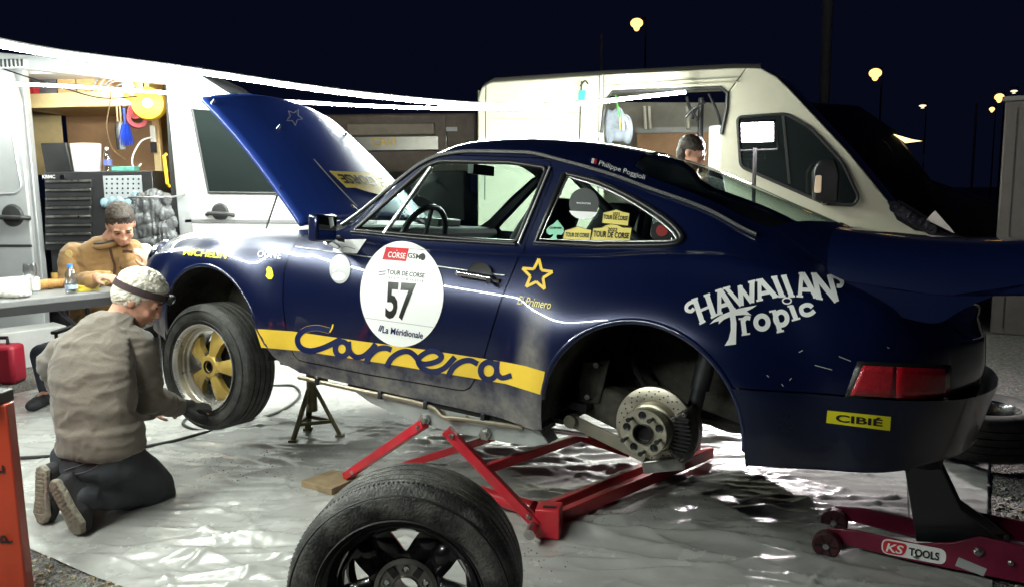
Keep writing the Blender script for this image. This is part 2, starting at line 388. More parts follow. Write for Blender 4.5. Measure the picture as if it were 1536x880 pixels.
tp = clip(*tp, -f_ws(tp[0])); tp = clip(*tp, -f_rw(tp[0])); tp = clip(*tp, -f_hd(tp[0]))
car = thing('race_car', 'dark navy coupe race car with round white number 57 raised on a red lift', 'car', mtx=CARM)
def cpart(name, pieces, m, parent=None, mirror=True, near=True, smooth=40, off=(0, 0, 0), solid=0, lab=None):
    mb = MB()
    for V_, F_ in pieces:
        if near: mb.add([(-v[0]+off[0], v[1]+off[1], v[2]+off[2]) for v in V_], F_)
        if mirror: mb.add([(-v[0]+off[0], -v[1]-off[1], v[2]+off[2]) for v in V_], [f[::-1] for f in F_])
    me = bpy.data.meshes.new(name); me.from_pydata(mb.v, [], mb.f); me.materials.append(m)
    bm = bmesh.new(); bm.from_mesh(me); bmesh.ops.remove_doubles(bm, verts=bm.verts, dist=2e-4); bmesh.ops.recalc_face_normals(bm, faces=bm.faces); bm.to_mesh(me); bm.free()
    me.shade_smooth(); me.set_sharp_from_angle(angle=R(smooth))
    o = bpy.data.objects.new(name, me); col.objects.link(o); o.parent = parent or car
    if solid:
        k = o.modifiers.new('solid', 'SOLIDIFY'); k.thickness = solid; k.offset = -1
    if lab: o['label'] = lab
    return o
def paint_mat(name, base):
    m = mat(name, base, .30, .35, var=.06, vs=3, coat=1.); t = m.node_tree; L = t.links; b = t.nodes['Principled BSDF']
    tc = t.nodes['Texture Coordinate']; sep = t.nodes.new('ShaderNodeSeparateXYZ'); L.new(tc.outputs['Object'], sep.inputs[0])
    def mth(op, a, b_=None, c_=None):
        n = t.nodes.new('ShaderNodeMath'); n.operation = op; n.use_clamp = False
        for i, q in enumerate((a, b_, c_)):
            if q is None: continue
            if isinstance(q, (int, float)): n.inputs[i].default_value = q
            else: L.new(q, n.inputs[i])
        return n.outputs[0]
    def mr(a, lo, hi, o0, o1):
        n = t.nodes.new('ShaderNodeMapRange'); n.interpolation_type = 'SMOOTHSTEP'
        for i, q in enumerate((lo, hi, o0, o1)): n.inputs[i+1].default_value = q
        L.new(a, n.inputs[0]); return n.outputs[0]
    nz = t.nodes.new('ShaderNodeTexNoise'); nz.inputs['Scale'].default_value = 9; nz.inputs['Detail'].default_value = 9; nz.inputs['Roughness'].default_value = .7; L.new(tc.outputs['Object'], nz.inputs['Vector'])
    n3 = t.nodes.new('ShaderNodeTexNoise'); n3.inputs['Scale'].default_value = 140; n3.inputs['Detail'].default_value = 3; L.new(tc.outputs['Object'], n3.inputs['Vector'])
    low = mth('MULTIPLY', mr(sep.outputs['Z'], .24, .46, 1, 0), mr(nz.outputs['Fac'], .2, .75, 0, 1))
    low = mth('MULTIPLY', low, mr(sep.outputs['X'], -2.1, -1.9, 0, 1))
    band_x = mr(mth('ABSOLUTE', mth('ADD', sep.outputs['X'], 1.84)), .01, .10, 1, 0)
    sheen_dust = mth('MULTIPLY', mth('MULTIPLY', band_x, mr(sep.outputs['Z'], .42, .78, 1, 0)), mr(nz.outputs['Fac'], .2, .75, .2, 1))  # pale band ahead of the rear arch: reflected sheen and dust painted together
    spk = mth('MULTIPLY', mr(n3.outputs['Fac'], .72, .76, 0, .35), mr(nz.outputs['Fac'], .5, .65, 0, 1))
    fac = mth('MINIMUM', mth('MAXIMUM', mth('MAXIMUM', mth('MULTIPLY', low, .7), mth('MULTIPLY', sheen_dust, .75)), spk), 1.)
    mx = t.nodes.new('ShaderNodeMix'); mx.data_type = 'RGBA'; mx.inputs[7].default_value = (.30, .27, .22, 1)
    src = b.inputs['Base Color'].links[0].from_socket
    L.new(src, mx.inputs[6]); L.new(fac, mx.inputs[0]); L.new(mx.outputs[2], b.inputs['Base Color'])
    L.new(mth('SUBTRACT', 1., fac), b.inputs['Coat Weight']); L.new(mth('MULTIPLY_ADD', fac, -.35, .35), b.inputs['Metallic']); L.new(mth('MULTIPLY_ADD', fac, .5, .30), b.inputs['Roughness'])
    b.inputs['Coat Roughness'].default_value = .03
    return m
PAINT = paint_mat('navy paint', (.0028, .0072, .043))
DARK = mat('dark cabin trim', (.012, .012, .013), .8, var=.2)
UNDER = mat('dusty underbody', (.03, .028, .025), .85, var=.5, vs=5, dust=((.18, .16, .13), .6, 6), bump=.3, bs=40)
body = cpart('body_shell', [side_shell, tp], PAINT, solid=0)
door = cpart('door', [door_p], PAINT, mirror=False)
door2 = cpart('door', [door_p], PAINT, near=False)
bumper = cpart('rear_bumper', [bump_p], mat('satin navy bumper', (.0028, .006, .026), .34, var=.15, coat=.6, rv=.08), off=(0, .004, 0))
CARGLASS = glass('car glass', (.78, .90, .86), .12)
for mi_ in (0, 1):
    cpart('door_window', [glass_d], CARGLASS, mirror=bool(mi_), near=not mi_, off=(0, -.006, 0))
    cpart('quarter_window', [glass_q], CARGLASS, mirror=bool(mi_), near=not mi_, off=(0, -.006, 0))
cpart('windscreen', [ws], CARGLASS, off=(0, 0, -.006)); cpart('rear_window', [rw], CARGLASS, off=(0, 0, -.006))
# inner skins so that gaps and the cabin read dark, and the floor pan
inn = side_part(SV, SF, (ARCF, -1, .02), (ARCR, -1, .02), (WIN_Q, -1, .012), (WIN_D, -1, .012))
inn2 = (TV, TF)
for fn in (f_ws, f_rw, f_hd): inn2 = clip(*inn2, -fn(inn2[0])-.014)
cpart('inner_panel', [(inn[0]*np.array([1, 1, 1])-np.array([0, .022, 0]), inn[1])], DARK)
cpart('headliner', [(inn2[0]-np.array([0, 0, .02]), inn2[1])], DARK)
# surface lookups on the near side
AV = np.concatenate([SV, TV]); AF = SF+[tuple(i+len(SV) for i in f) for f in TF]
BVH = BVHTree.FromPolygons([Vector(v) for v in AV], AF)
def hit_px(x, y, off=.002):
    d = Vector(cray(x, y)).normalized(); loc, n, i, t = BVH.ray_cast(Vector(CP), d)
    if loc is None: return None
    if n.dot(d) > 0: n = -n
    return loc+n*off
def hit_xz(x, z, off=.002):
    loc, n, i, t = BVH.ray_cast(Vector((x, 2, z)), Vector((0, -1, 0)))
    if loc is None: return None
    if n.y < 0: n = -n
    return loc+n*off
BVH2 = BVHTree.FromPolygons([Vector(v)+Vector((0, .004, 0)) for v in bump_p[0]], bump_p[1])
def hit_bump(x, y, off=.002):
    d = Vector(cray(x, y)).normalized(); loc, n, i, t = BVH2.ray_cast(Vector(CP), d)
    if loc is None: return hit_px(x, y, off)
    return loc+(n if n.dot(d) < 0 else -n)*off
CL = lambda p: Vector((-p[0], p[1], p[2]))
def ctube(name, pts, r, m, parent=None, closed=False, n=8, off=.002, both=False, flat=1.):
    mb = MB(); P = [hit_xz(x, z, off) for x, z in pts]; P = [CL(p) for p in P if p]
    mb.tube(P, r, n, closed=closed, flat=flat)
    if both: mb.tube([Vector((p.x, -p.y, p.z)) for p in P], r, n, closed=closed)
    return mb.build(name, m, parent or car, local=True, smooth=60)
SEAL = mat('black rubber seal', (.012, .012, .013), .35, var=.1)
BRIGHT = mat('aluminium trim', (.5, .5, .5), .3, .9, var=.1)
ctube('window_seal', WIN_D, .010, SEAL, door, True, off=.001); ctube('window_seal', WIN_Q, .012, SEAL, body, True, off=.001)
inq = [(1.752, .93)]+[(p.x, p.y) for p in bez([(1.81, 1.18, 0), (1.95, 1.148, 0), (2.08, 1.1, 0), (2.22, 1.03, 0), (2.285, .985, 0), (2.285, .968, 0), (2.2, .958, 0), (2.0, .942, 0)], 5)]
ctube('window_trim', inq, .004, BRIGHT, body, True, off=.004)
ctube('window_trim', [(1.665, .905), (1.69, 1.03), (1.728, 1.215)], .006, BRIGHT, door, off=.006)
ctube('window_trim', [(.80, .884), (1.2, .886), (1.65, .9)], .006, SEAL, door, off=.006)
ctube('vent_bar', [(.985, .895), (1.06, 1.03), (1.155, 1.195)], .010, BRIGHT, door, off=-.002)
for s_ in (1, -1):
    mb = MB(); rail = [Vector((-x, s_*(float(yGt(x))+.004), float(zG(x))+.002)) for x in np.linspace(.72, 2.56, 60)]
    mb.tube(rail, .008, 8); mb.build('drip_rail', SEAL, body, local=True)
    mb = MB(); mb.tube([p+Vector((0, s_*.006, .006)) for p in rail], .003, 6); mb.build('trim_strip', BRIGHT, body, local=True)
ctube('arch_lip', ARCF[3:-3], .010, PAINT, body, off=-.006); ctube('arch_lip', ARCR[2:-2], .012, PAINT, body, off=-.007)
# wheel wells
for (cx, cz, r0), m_ in ((FA, UNDER), (RA, UNDER)):
    for s_ in (1, -1):
        mb = MB(); yo = .752 if r0 < .36 else .825
        mb.lathe([(r0+.012, yo*s_), (r0+.02, (yo-.1)*s_), (r0+.02, .36*s_)], (-cx, 0, cz), (0, 1, 0), 48, R(-100), R(100))
        mb.lathe([(r0+.02, .36*s_), (.02, .36*s_)], (-cx, 0, cz), (0, 1, 0), 48, R(-100), R(100))
        mb.build('wheel_well', m_, body, local=True)
mb = MB()
for x0, x1, w, z in ((-.80, -.32, .50, .25), (-.32, .42, .35, .24), (.42, 1.92, .68, .238), (1.92, 2.63, .35, .26), (2.63, 3.12, .56, .29)):
    mb.box((-(x0+x1)/2, 0, z), (x1-x0, 2*w, .02))
mb.build('floor_pan', UNDER, body, local=True)
mb = MB(); mb.box((-.0, 0, .62), (.9, .95, .02)); mb.build('trunk_floor', DARK, body, local=True)
# ------------------------------------------------------------------ hood, tail, lamps
HO, HA = Vector((.40, 0, .888)), R(37.2); HD = Vector((-math.cos(HA), 0, math.sin(HA))); HN = Vector((math.sin(HA), 0, math.cos(HA)))
def hoodP(s, t):
    y = t*(.555-.035*s)-.055*(1-s)*0-.085*s; k = .066*(1-t*t)
    ext = 1.07+.03*(1-t*t)
    return HO+HD*(s*ext)+Vector((0, y, 0))+HN*(k-.035*s*s*s+.012*math.sin(s*3))
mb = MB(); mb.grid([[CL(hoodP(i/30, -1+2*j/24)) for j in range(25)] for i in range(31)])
hood = mb.build('hood', mat('lit navy hood paint', (.011, .034, .20), .45, .2, var=.08, vs=4, coat=.22, spec=.3), car, local=True, solid=.02)  # car's navy made brighter and bluer, strong light put into the colour
hood['label'] = 'navy hood coloured bright blue as if lit, raised on its rear hinges'
HB = BVHTree.FromPolygons([hoodP(i/30, -1+2*j/24) for i in range(31) for j in range(25)], [(i*25+j, i*25+j+1, i*25+j+26, i*25+j+25) for i in range(30) for j in range(24)])
def hit_hood(x, y, off=.002):
    d = Vector(cray(x, y)).normalized(); loc, n, i, t = HB.ray_cast(Vector(CP), d)
    if loc is None: return None
    if n.dot(d) > 0: n = -n
    return loc+n*(off+.0115)
sec = [(2.80, 1.058), (2.90, 1.05), (3.0, 1.043), (3.15, 1.043), (3.3, 1.052), (3.42, 1.075), (3.46, 1.078), (3.468, 1.062), (3.45, 1.045), (3.38, 1.005), (3.28, .955), (3.22, .915), (3.185, .87), (3.12, .83), (2.95, .90), (2.82, .99)]
rows = []
for y, dz, sc in ((-.645, .17, .90), (-.63, .105, .95), (-.60, .055, .98), (-.55, .02, 1), (-.48, .004, 1), (-.3, 0, 1), (0, -.004, 1), (.3, 0, 1), (.48, .004, 1), (.55, .02, 1), (.60, .055, .98), (.63, .105, .95), (.645, .17, .90)):
    rows.append([CL((2.9+(x-2.9)*sc, y, max(z-dz, .80) if k < 8 else max(z-dz*.55, .78))) for k, (x, z) in enumerate(sec)]+[CL((2.9+(sec[0][0]-2.9)*sc, y, sec[0][1]-dz))])
mb = MB(); mb.grid(rows); mb.add(rows[0][:-1], [tuple(range(len(sec)))]); mb.add(rows[-1][:-1], [tuple(range(len(sec)))[::-1]])
sp = mb.build('rear_spoiler', PAINT, car, local=True, sub=1, smooth=70)
mb = MB(); mb.tube([CL((3.468+(-.05 if abs(y) > .55 else 0), y, 1.062-(.05 if abs(y) > .55 else 0))) for y in np.linspace(-.6, .6, 25)], .012, 8); mb.build('rubber_lip', SEAL, sp, local=True)
def px_patch(quad, nu, nv, off, fn=hit_px):
    g = []
    for i in range(nu+1):
        r = []
        for j in range(nv+1):
            u, v = i/nu, j/nv; x = sum(q[0]*w for q, w in zip(quad, ((1-u)*(1-v), u*(1-v), u*v, (1-u)*v))); y = sum(q[1]*w for q, w in zip(quad, ((1-u)*(1-v), u*(1-v), u*v, (1-u)*v)))
            r.append(CL(fn(x, y, off) or Vector((3, 0, .6))))
        g.append(r)
    return g
LENS = mat('red lamp lens', (.35, .006, .012), .18, var=.25, vs=30, coat=.6, bump=.25, bs=90)
LENS2 = mat('pale red lamp lens', (.42, .02, .03), .15, var=.2, vs=30, coat=.6, bump=.3, bs=110)
mb = MB(); mb.grid(px_patch([(1286, 541), (1424, 547), (1424, 600), (1266, 595)], 10, 4, .004)); tl = mb.build('tail_light', SEAL, car, local=True, solid=.006)
mb = MB(); mb.grid(px_patch([(1293, 547), (1340, 549), (1338, 594), (1274, 590)], 8, 4, .013)); mb.build('lens', LENS2, tl, local=True, solid=.006)
mb = MB(); mb.grid(px_patch([(1341, 549), (1418, 552), (1418, 596), (1339, 594)], 8, 4, .013)); mb.build('lens', LENS, tl, local=True, solid=.006)
# headlamp on the near front wing
for s_ in (1, -1):
    mb = MB(); mb.lathe([(.085, 0), (.098, .005), (.10, .02), (.092, .03)], CL((-.665, .50*s_, .63)), Vector((.93, .22*s_, .3)), 32); hl = mb.build('headlight', CHROME, car, local=True)
    mb = MB(); mb.lathe([(.09, .02), (.06, .034), (0, .04)], CL((-.665, .50*s_, .63)), Vector((.93, .22*s_, .3)), 32); mb.build('lens', glass('lamp glass', (.9, .9, .9), .3), hl, local=True)
# door mirror
mb = MB(); mb.box(CL((.805, .845, .905)), (.055, .125, .115)); mi = mb.build('door_mirror', PAINT, car, local=True, bevel=.012)
mb = MB(); mb.box(CL((.8345, .845, .905)), (.003, .108, .098)); mb.build('mirror_glass', mat('mirror', (.8, .8, .82), .03, 1, var=0), mi, local=True)
mb = MB(); mb.tube([CL((.80, .80, .86)), CL((.80, .765, .845)), CL((.80, .73, .84))], [.03, .026, .034], 10); mb.build('foot', CHROME, mi, local=True)
# door handle, lock, body-side trim line
P = [CL(hit_px(x, y, o)) for x, y, o in ((689, 412, .004), (693, 413, .028), (712, 416, .032), (735, 420, .032), (744, 421, .024), (748, 422, .003))]
mb = MB(); mb.tube(bez(P, 4), .009, 8, flat=1.3); hd = mb.build('door_handle', CHROME, door, local=True)
mb = MB(); q = Vector(CL(hit_px(741, 421, .0))); mb.cyl(q, q+Vector((0, .046, 0)), .013, .011, 16); mb.build('lock_button', CHROME, door, local=True)
mb = MB(); mb.lathe([(.002, .001), (.055, .002), (.062, .0045)], CL(hit_px(719, 417, .0)), (0, 1, .12), 28); mb.build('handle_recess', BLACK, door, local=True)
ctube('side_trim', [(x, .800-.012*(x-.4)) for x in np.linspace(.53, 1.66, 24)], .003, BRIGHT, door, off=.001)
# sill pipes, exhaust, underbody bits
PIPE = mat('dull brass pipe', (.30, .26, .2), .45, .8, var=.3, dust=((.25, .22, .17), .6, 12))
for dy, dz, x1 in ((.02, 0, 1.78), (-.02, -.012, 1.5)):
    mb = MB(); mb.tube([CL(p) for p in bez([(.60, .72+dy, .205+dz), (.9, .72+dy, .205+dz), (1.25, .72+dy, .207+dz), (1.36, .725+dy, .20+dz), (1.42, .74+dy, .178+dz), (1.5, .735+dy, .185+dz), (x1, .72+dy, .20+dz)], 8)], .010, 8); mb.build('oil_pipe', PIPE, car, local=True)
for x in (.72, 1.08, 1.32, 1.6):
    mb = MB(); mb.box(CL((x, .72, .208)), (.02, .07, .034)); mb.build('pipe_clamp', DARKMET, car, local=True, bevel=.003)
mb = MB(); mb.cyl(CL((2.96, -.45, .30)), CL((2.96, .30, .30)), .085, .085, 24); ex = mb.build('exhaust_muffler', mat('sooty steel', (.10, .085, .07), .5, .7, var=.4), car, local=True, bevel=.01)
mb = MB(); mb.lathe([(.034, 0), (.04, 0), (.04, .24), (.034, .24), (.034, 0)], CL((2.99, -.30, .27)), (-1, 0, -.05), 24); mb.build('exhaust_tip', STEEL, ex, local=True)
# ------------------------------------------------------------------ wheels and brakes
TYRE = mat('dusty tyre rubber', (.022, .022, .022), .62, var=.35, vs=14, bump=.5, bs=220, dust=((.16, .15, .13), .5, 10))
GOLD = mat('gold wheel paint', (.62, .43, .11), .35, .35, var=.12, coat=.4)
POLISH = mat('polished rim', (.80, .78, .74), .30, .7, var=.10, rv=.1)
DISC = mat('drilled brake steel', (.50, .46, .38), .38, .85, var=.15, vs=25, rv=.1)
def tyre_prof(ro, ri, w):
    h = w/2; g = .006; p = [(ri, -h*.80), (ri+.02, -h*.93), (ri+(ro-ri)*.5, -h), (ro-.03, -h*.96), (ro-.012, -h*.86), (ro-.003, -h*.76)]
    for k in (-.52, -.2, .12, .44): p += [(ro, h*(k-.08)), (ro, h*k), (ro-g, h*(k+.012)), (ro-g, h*(k+.06)), (ro, h*(k+.075))]
    p += [(ro-.003, h*.76), (ro-.012, h*.86), (ro-.03, h*.96), (ri+(ro-ri)*.5, h), (ri+.02, h*.93), (ri, h*.80)]
    return p
def wheel(y0, zc, xc, sgn, parent):
    o = CL((xc, y0, zc)); ax = (0, sgn, 0)
    mb = MB(); mb.lathe(tyre_prof(.316, .208, .205), o, ax, 72); w = mb.build('front_wheel' if xc < 1 else 'rear_wheel', TYRE, parent, local=True, smooth=35)
    # sidewall ribs
    for r in (.235, .285):
        mb = MB(); mb.lathe([(r-.002, .1*1.0), (r, .1045), (r+.002, .1)], o, ax, 64); mb.build('sidewall_rib', TYRE, w, local=True)
    mb = MB(); mb.lathe([(.200, -.095), (.216, -.099), (.210, -.085), (.182, -.06), (.176, .0), (.178, .03), (.190, .034), (.192, .05), (.197, .055), (.200, .082), (.207, .088), (.212, .098), (.216, .1), (.2165, .094), (.208, .09)], o, ax, 64); mb.build('rim', POLISH, w, local=True, smooth=35)
    mb = MB()
    for k in range(5):
        a = R(90+12+72*k); ca, sa = math.cos(a), math.sin(a)
        def q(r, t, d): return Vector(o)+Vector((r*ca-t*sa, sgn*d, r*sa+t*ca))
        st = [(.035, .030, .045, .052), (.07, .026, .047, .056), (.12, .038, .040, .052), (.158, .050, .024, .034), (.180, .056, .008, .016)]
        ring = []
        for r, hw, d, dm in st:
            ring.append([q(r, -hw, d-.03), q(r, -hw, d), q(r, -hw*.25, dm), q(r, hw*.25, dm), q(r, hw, d), q(r, hw, d-.03)])
        mb.grid(ring)
    mb.lathe([(.026, .05), (.032, .06), (.05, .058), (.062, .050), (.064, .02)], o, ax, 32)
    mb.build('spokes', GOLD, w, local=True, smooth=25)
    mb = MB(); mb.lathe([(.0, .02), (.027, .02), (.028, .062), (.033, .063), (.034, .05)], o, ax, 28); mb.build('hub_cap', BLACK, w, local=True)
    for k in range(5):
        mb = MB(); a = R(90+48+72*k); c = Vector(o)+Vector((.065*math.cos(a), 0, .065*math.sin(a))); mb.cyl(c+Vector((0, sgn*.03, 0)), c+Vector((0, sgn*.055, 0)), .011, .010, 6)
        mb.build('lug_nut', STEEL, w, local=True)
    mb = MB(); mb.lathe([(.14, -.02), (.14, -.045), (.02, -.045)], o, ax, 40); mb.lathe([(.14, -.02), (.02, -.02)], o, ax, 40); mb.build('brake_disc', DARKMET, w, local=True)
    return w
ZF, ZR = .158, .284
wheel(.684, ZF, 0, 1, car); wheel(-.684, ZF, 0, -1, car); wheel(-.70, ZR, 2.272, -1, car)
mb = MB(); mb.tube([CL((0, .36, .30)), CL((0, .60, ZF))], .03, 10); mb.tube([CL((.05, .30, .2)), CL((0, .62, ZF-.05))], .02, 8); mb.build('front_suspension', UNDER, car, local=True)
hc = CL((2.272, 0, ZR)); YD, YF = .649, .760
mb = MB(); mb.lathe([(.100, YD-.022), (.1475, YD-.022), (.1475, YD-.001), (.146, YD), (.096, YD), (.094, YD-.004)], hc, (0, 1, 0), 72); disc = mb.build('brake_disc', DISC, car, local=True)
mb = MB()
for k in range(66):
    a = R(k*360/22+ (k//22)*6); r = .106+.012*(k//22)+.004*(k % 2); c = hc+Vector((r*math.cos(a), 0, r*math.sin(a))); mb.cyl(c+Vector((0, YD-.002, 0)), c+Vector((0, YD+.0006, 0)), .0033, n=8)
vh = mb.build('drill_holes', BLACK, disc, local=True); vh['kind'] = 'stuff'
mb = MB(); mb.lathe([(.094, YD-.02), (.094, YD+.004), (.088, YD+.03), (.082, YD+.034), (.07, YD+.036)], hc, (0, 1, 0), 48); mb.lathe([(.07, YD+.03), (.075, YF-.055), (.0865, YF-.05), (.0875, YF-.004), (.0855, YF), (.036, YF), (.033, YF-.002), (.031, YF-.03), (0, YF-.03)], hc, (0, 1, 0), 48); hub = mb.build('wheel_spacer_hub', mat('machined hub', (.52, .48, .38), .4, .8, var=.12, rv=.1), car, local=True, smooth=30)
mb = MB(); mb.lathe([(.036, YF), (.037, YF+.012), (.033, YF+.013), (.032, YF-.02), (0, YF-.02)], hc, (0, 1, 0), 32); mb.build('centre_bore', BLACK, hub, local=True)
for k in range(5):
    a = R(90+72*k-8); c = hc+Vector((.064*math.cos(a), 0, .064*math.sin(a)))
    mb = MB(); mb.lathe([(.0, YF+.0012), (.0135, YF+.0012), (.0145, YF+.002), (.015, YF)], c, (0, 1, 0), 20); mb.lathe([(0, YF+.004), (.007, YF+.004), (.008, YF)], c, (0, 1, 0), 6); mb.build('recessed_nut', BLACK, hub, local=True)
    a = R(90+36+72*k-8); c = hc+Vector((.066*math.cos(a), 0, .066*math.sin(a))); mb = MB(); mb.cyl(c+Vector((0, YF, 0)), c+Vector((0, YF+.042, 0)), .0065, n=12); mb.cyl(c+Vector((0, YF+.034, 0)), c+Vector((0, YF+.044, 0)), .0085, n=12); mb.build('wheel_stud', DARKMET, hub, local=True)
# finned caliper on the rear side of the disc
mb = MB(); rows = []
for k in range(13):
    a = R(-38+76*k/12); rr = [(.095, YD-.04), (.095, YD+.045), (.12, YD+.06), (.155, YD+.05), (.170, YD+.02), (.170, YD-.04)]
    rows.append([hc+Vector((-r*math.cos(a), y, r*math.sin(a))) for r, y in rr])
mb.grid(rows); cal = mb.build('brake_caliper', mat('black caliper', (.02, .02, .02), .45, var=.3, dust=((.2, .18, .14), .4, 30)), car, local=True, smooth=30, solid=.004)
mb = MB()
for k in range(9):
    a = R(-24+48*k/8); mb.bar(hc+Vector((-.10*math.cos(a), YD+.062, .13*math.sin(a))), hc+Vector((-.16*math.cos(a), YD+.062, .14*math.sin(a))), .006, .016, up=(0, 1, 0))
mb.build('cooling_fins', DARKMET, cal, local=True)
for sgn in (1, -1):
    for rr in (.108, .148):
        a = R(30*sgn); c = hc+Vector((-rr*math.cos(a), YD+.05, rr*math.sin(a)*1.1)); mb = MB(); mb.lathe([(.004, .022), (.007, .022), (.0085, .016), (.0085, 0)], c, (0, 1, 0), 6); mb.build('bolt', STEEL, cal, local=True)
# trailing arm, spring plate, damper, drive shaft inside the arch
mb = MB(); mb.bar(CL((1.86, .50, .34)), CL((2.30, .62, ZR-.01)), .10, .14); mb.bar(CL((1.86, .30, .36)), CL((2.28, .58, ZR)), .08, .10); mb.build('trailing_arm', UNDER, car, local=True, bevel=.02)
mb = MB(); mb.bar(CL((1.95, .66, .245)), CL((2.26, .665, .17)), .012, .05); mb.cyl(CL((1.95, .64, .247)), CL((1.95, .69, .247)), .026, n=20); mb.build('spring_plate', mat('bare steel plate', (.22, .20, .16), .6, .5, var=.25), car, local=True, bevel=.003)
mb = MB(); mb.bar(CL((2.25, .66, .125)), CL((2.40, .66, .175)), .02, .045); mb.build('arm_bracket', STEEL, car, local=True, bevel=.004)
mb = MB(); mb.cyl(CL((2.36, .52, .20)), CL((2.42, .48, .66)), .028, n=16); mb.cyl(CL((2.39, .50, .42)), CL((2.42, .48, .66)), .036, n=16); mb.build('damper', DARKMET, car, local=True)
mb = MB(); mb.tube([CL(p) for p in bez([(2.08, .42, .60), (2.12, .50, .48), (2.2, .56, .40), (2.25, .60, .33)], 6)], .012, 8); mb.build('brake_hose', BLACK, car, local=True)
mb = MB(); mb.prism([(0, 0), (.10, .02), (.13, .20), (.02, .17)], lambda u, v, d: CL((1.935+u, .60+d, .30+v)), 0, .012); mb.build('mount_bracket', UNDER, car, local=True, bevel=.004)
for dz in (.03, .16):
    mb = MB(); mb.cyl(CL((1.985+dz*.2, .61, .31+dz)), CL((1.985+dz*.2, .63, .31+dz)), .012, n=6); mb.build('bolt', STEEL, car, local=True)
mb = MB(); mb.cyl(CL((2.28, .10, .32)), CL((2.272, .62, ZR)), .025, n=14); mb.cyl(CL((2.275, .50, .295)), CL((2.272, .63, ZR)), .07, n=20); mb.build('drive_shaft', DARKMET, car, local=True)
# ------------------------------------------------------------------ cabin
mb = MB(); mb.box(CL((.72, 0, .84)), (.22, 1.24, .14)); dash = mb.build('dashboard', DARK, car, local=True, bevel=.03)
mb = MB(); mb.box(CL((.68, -.25, .925)), (.10, .22, .05)); mb.build('rally_computer', BLACK, car, local=True, bevel=.008)
mb = MB(); mb.tube([CL((.98+.05*math.sin(R(a)), .36+.175*math.cos(R(a)), .86+.175*math.sin(R(a))*.92)) for a in range(0, 360, 12)], .014, 8, closed=True)
for a in (90, 210, 330): mb.bar(CL((.99, .36, .86)), CL((.98+.05*math.sin(R(a)), .36+.17*math.cos(R(a)), .86+.16*math.sin(R(a)))), .02, .01)
mb.build('steering_wheel', BLACK, car, local=True)
SEAT = mat('black seat cloth', (.016, .016, .018), .9, var=.2, bump=.3, bs=200)
for s_ in (1, -1):
    mb = MB(); yc = .36*s_; prof = [(1.12, .42), (1.25, .40), (1.42, .40), (1.50, .46), (1.56, .62), (1.62, .80), (1.67, .94), (1.71, 1.03), (1.735, 1.10)]
    rows = []
    for x, z in prof:
        w = .22 if z < .95 else .16; rows.append([CL((x-(.10 if abs(t) > .8 else 0), yc+t*w, z+(.07 if abs(t) > .8 and z < .5 else 0))) for t in (-1, -.8, -.5, 0, .5, .8, 1)])
    mb.grid(rows); mb.build('bucket_seat', SEAT, car, local=True, solid=.05, sub=1)
CAGE = mat('grey roll cage tube', (.05, .05, .055), .45, .2, var=.1)
mb = MB(); mb.tube([CL(p) for p in bez([(1.70, .58, .28), (1.70, .585, .80), (1.715, .56, .98), (1.745, .50, 1.185), (1.75, .42, 1.245), (1.75, 0, 1.27), (1.75, -.42, 1.245), (1.745, -.50, 1.185), (1.715, -.56, .98), (1.70, -.585, .80), (1.70, -.58, .28)], 6)], .02, 10)
for s_ in (1, -1):
    mb.tube([CL((1.76, .46*s_, 1.215)), CL((2.28, .50*s_, .80))], .02, 10)
mb.tube([CL((1.71, .56, .75)), CL((1.71, -.56, .75))], .02, 10); mb.tube([CL((1.76, -.45, 1.22)), CL((2.28, .45, .80))], .02, 10)
mb.build('roll_cage', CAGE, car, local=True)
mb = MB(); mb.box(CL((1.06, -.005, 1.215)), (.035, .20, .05)); mb.tube([CL((1.03, 0, 1.23)), CL((1.0, 0, 1.27))], .008, 8); mb.build('cabin_mirror', BLACK, car, local=True, bevel=.01)
mb = MB(); mb.box(CL((2.35, 0, .80)), (.6, 1.1, .05)); mb.box(CL((1.25, 0, .30)), (1.5, 1.3, .03)); mb.build('cabin_floor', DARK, car, local=True)
# wiper
mb = MB(); mb.tube([CL((.46, .15, .935)), CL((.60, .42, 1.0))], .006, 6); mb.build('wiper', BLACK, car, local=True)
# ------------------------------------------------------------------ lettering and stickers, laid on the bodywork
def _fill(pts, seg=14):
    bm = bmesh.new(); vs = [bm.verts.new((x, y, 0)) for x, y in pts]; bm.faces.new(vs); bm.normal_update(); bmesh.ops.triangulate(bm, faces=bm.faces)
    for _ in range(4):
        es = [e for e in bm.edges if e.calc_length() > seg]
        if not es: break
        bmesh.ops.subdivide_edges(bm, edges=es, cuts=1); bmesh.ops.triangulate(bm, faces=bm.faces)
    bm.verts.ensure_lookup_table(); V_ = [(v.co.x, v.co.y) for v in bm.verts]; F_ = [tuple(v.index for v in f.verts) for f in bm.faces]; bm.free(); return V_, F_
def lay(name, shapes, m, layer=1, parent=None, fn=hit_px, lab=None, kind=None):
    mb = MB()
    for V_, F_ in shapes:
        P = [fn(x, y, .0012*layer+.0012) for x, y in V_]; ok = [p is not None for p in P]
        if not any(ok): continue
        P = [CL(p) if p is not None else Vector((0, 0, 0)) for p in P]; mb.add(P, [f for f in F_ if all(ok[i] for i in f)])
    o = mb.build(name, m, parent or door, local=True, smooth=180, fixn=False)
    if lab: o['label'] = lab
    if kind: o['kind'] = kind
    return o
def zf(ox, oy, k): return lambda x, y: (ox+x*k, oy+y*k)
def poly(pts, z=None, seg=14): return _fill([z(*p) for p in pts] if z else pts, seg)
def ell(cx, cy, rx, ry, n=40, rot=0): return [(cx+rx*math.cos(t)*math.cos(rot)-ry*math.sin(t)*math.sin(rot), cy+rx*math.cos(t)*math.sin(rot)+ry*math.sin(t)*math.cos(rot)) for t in [2*math.pi*i/n for i in range(n)]]
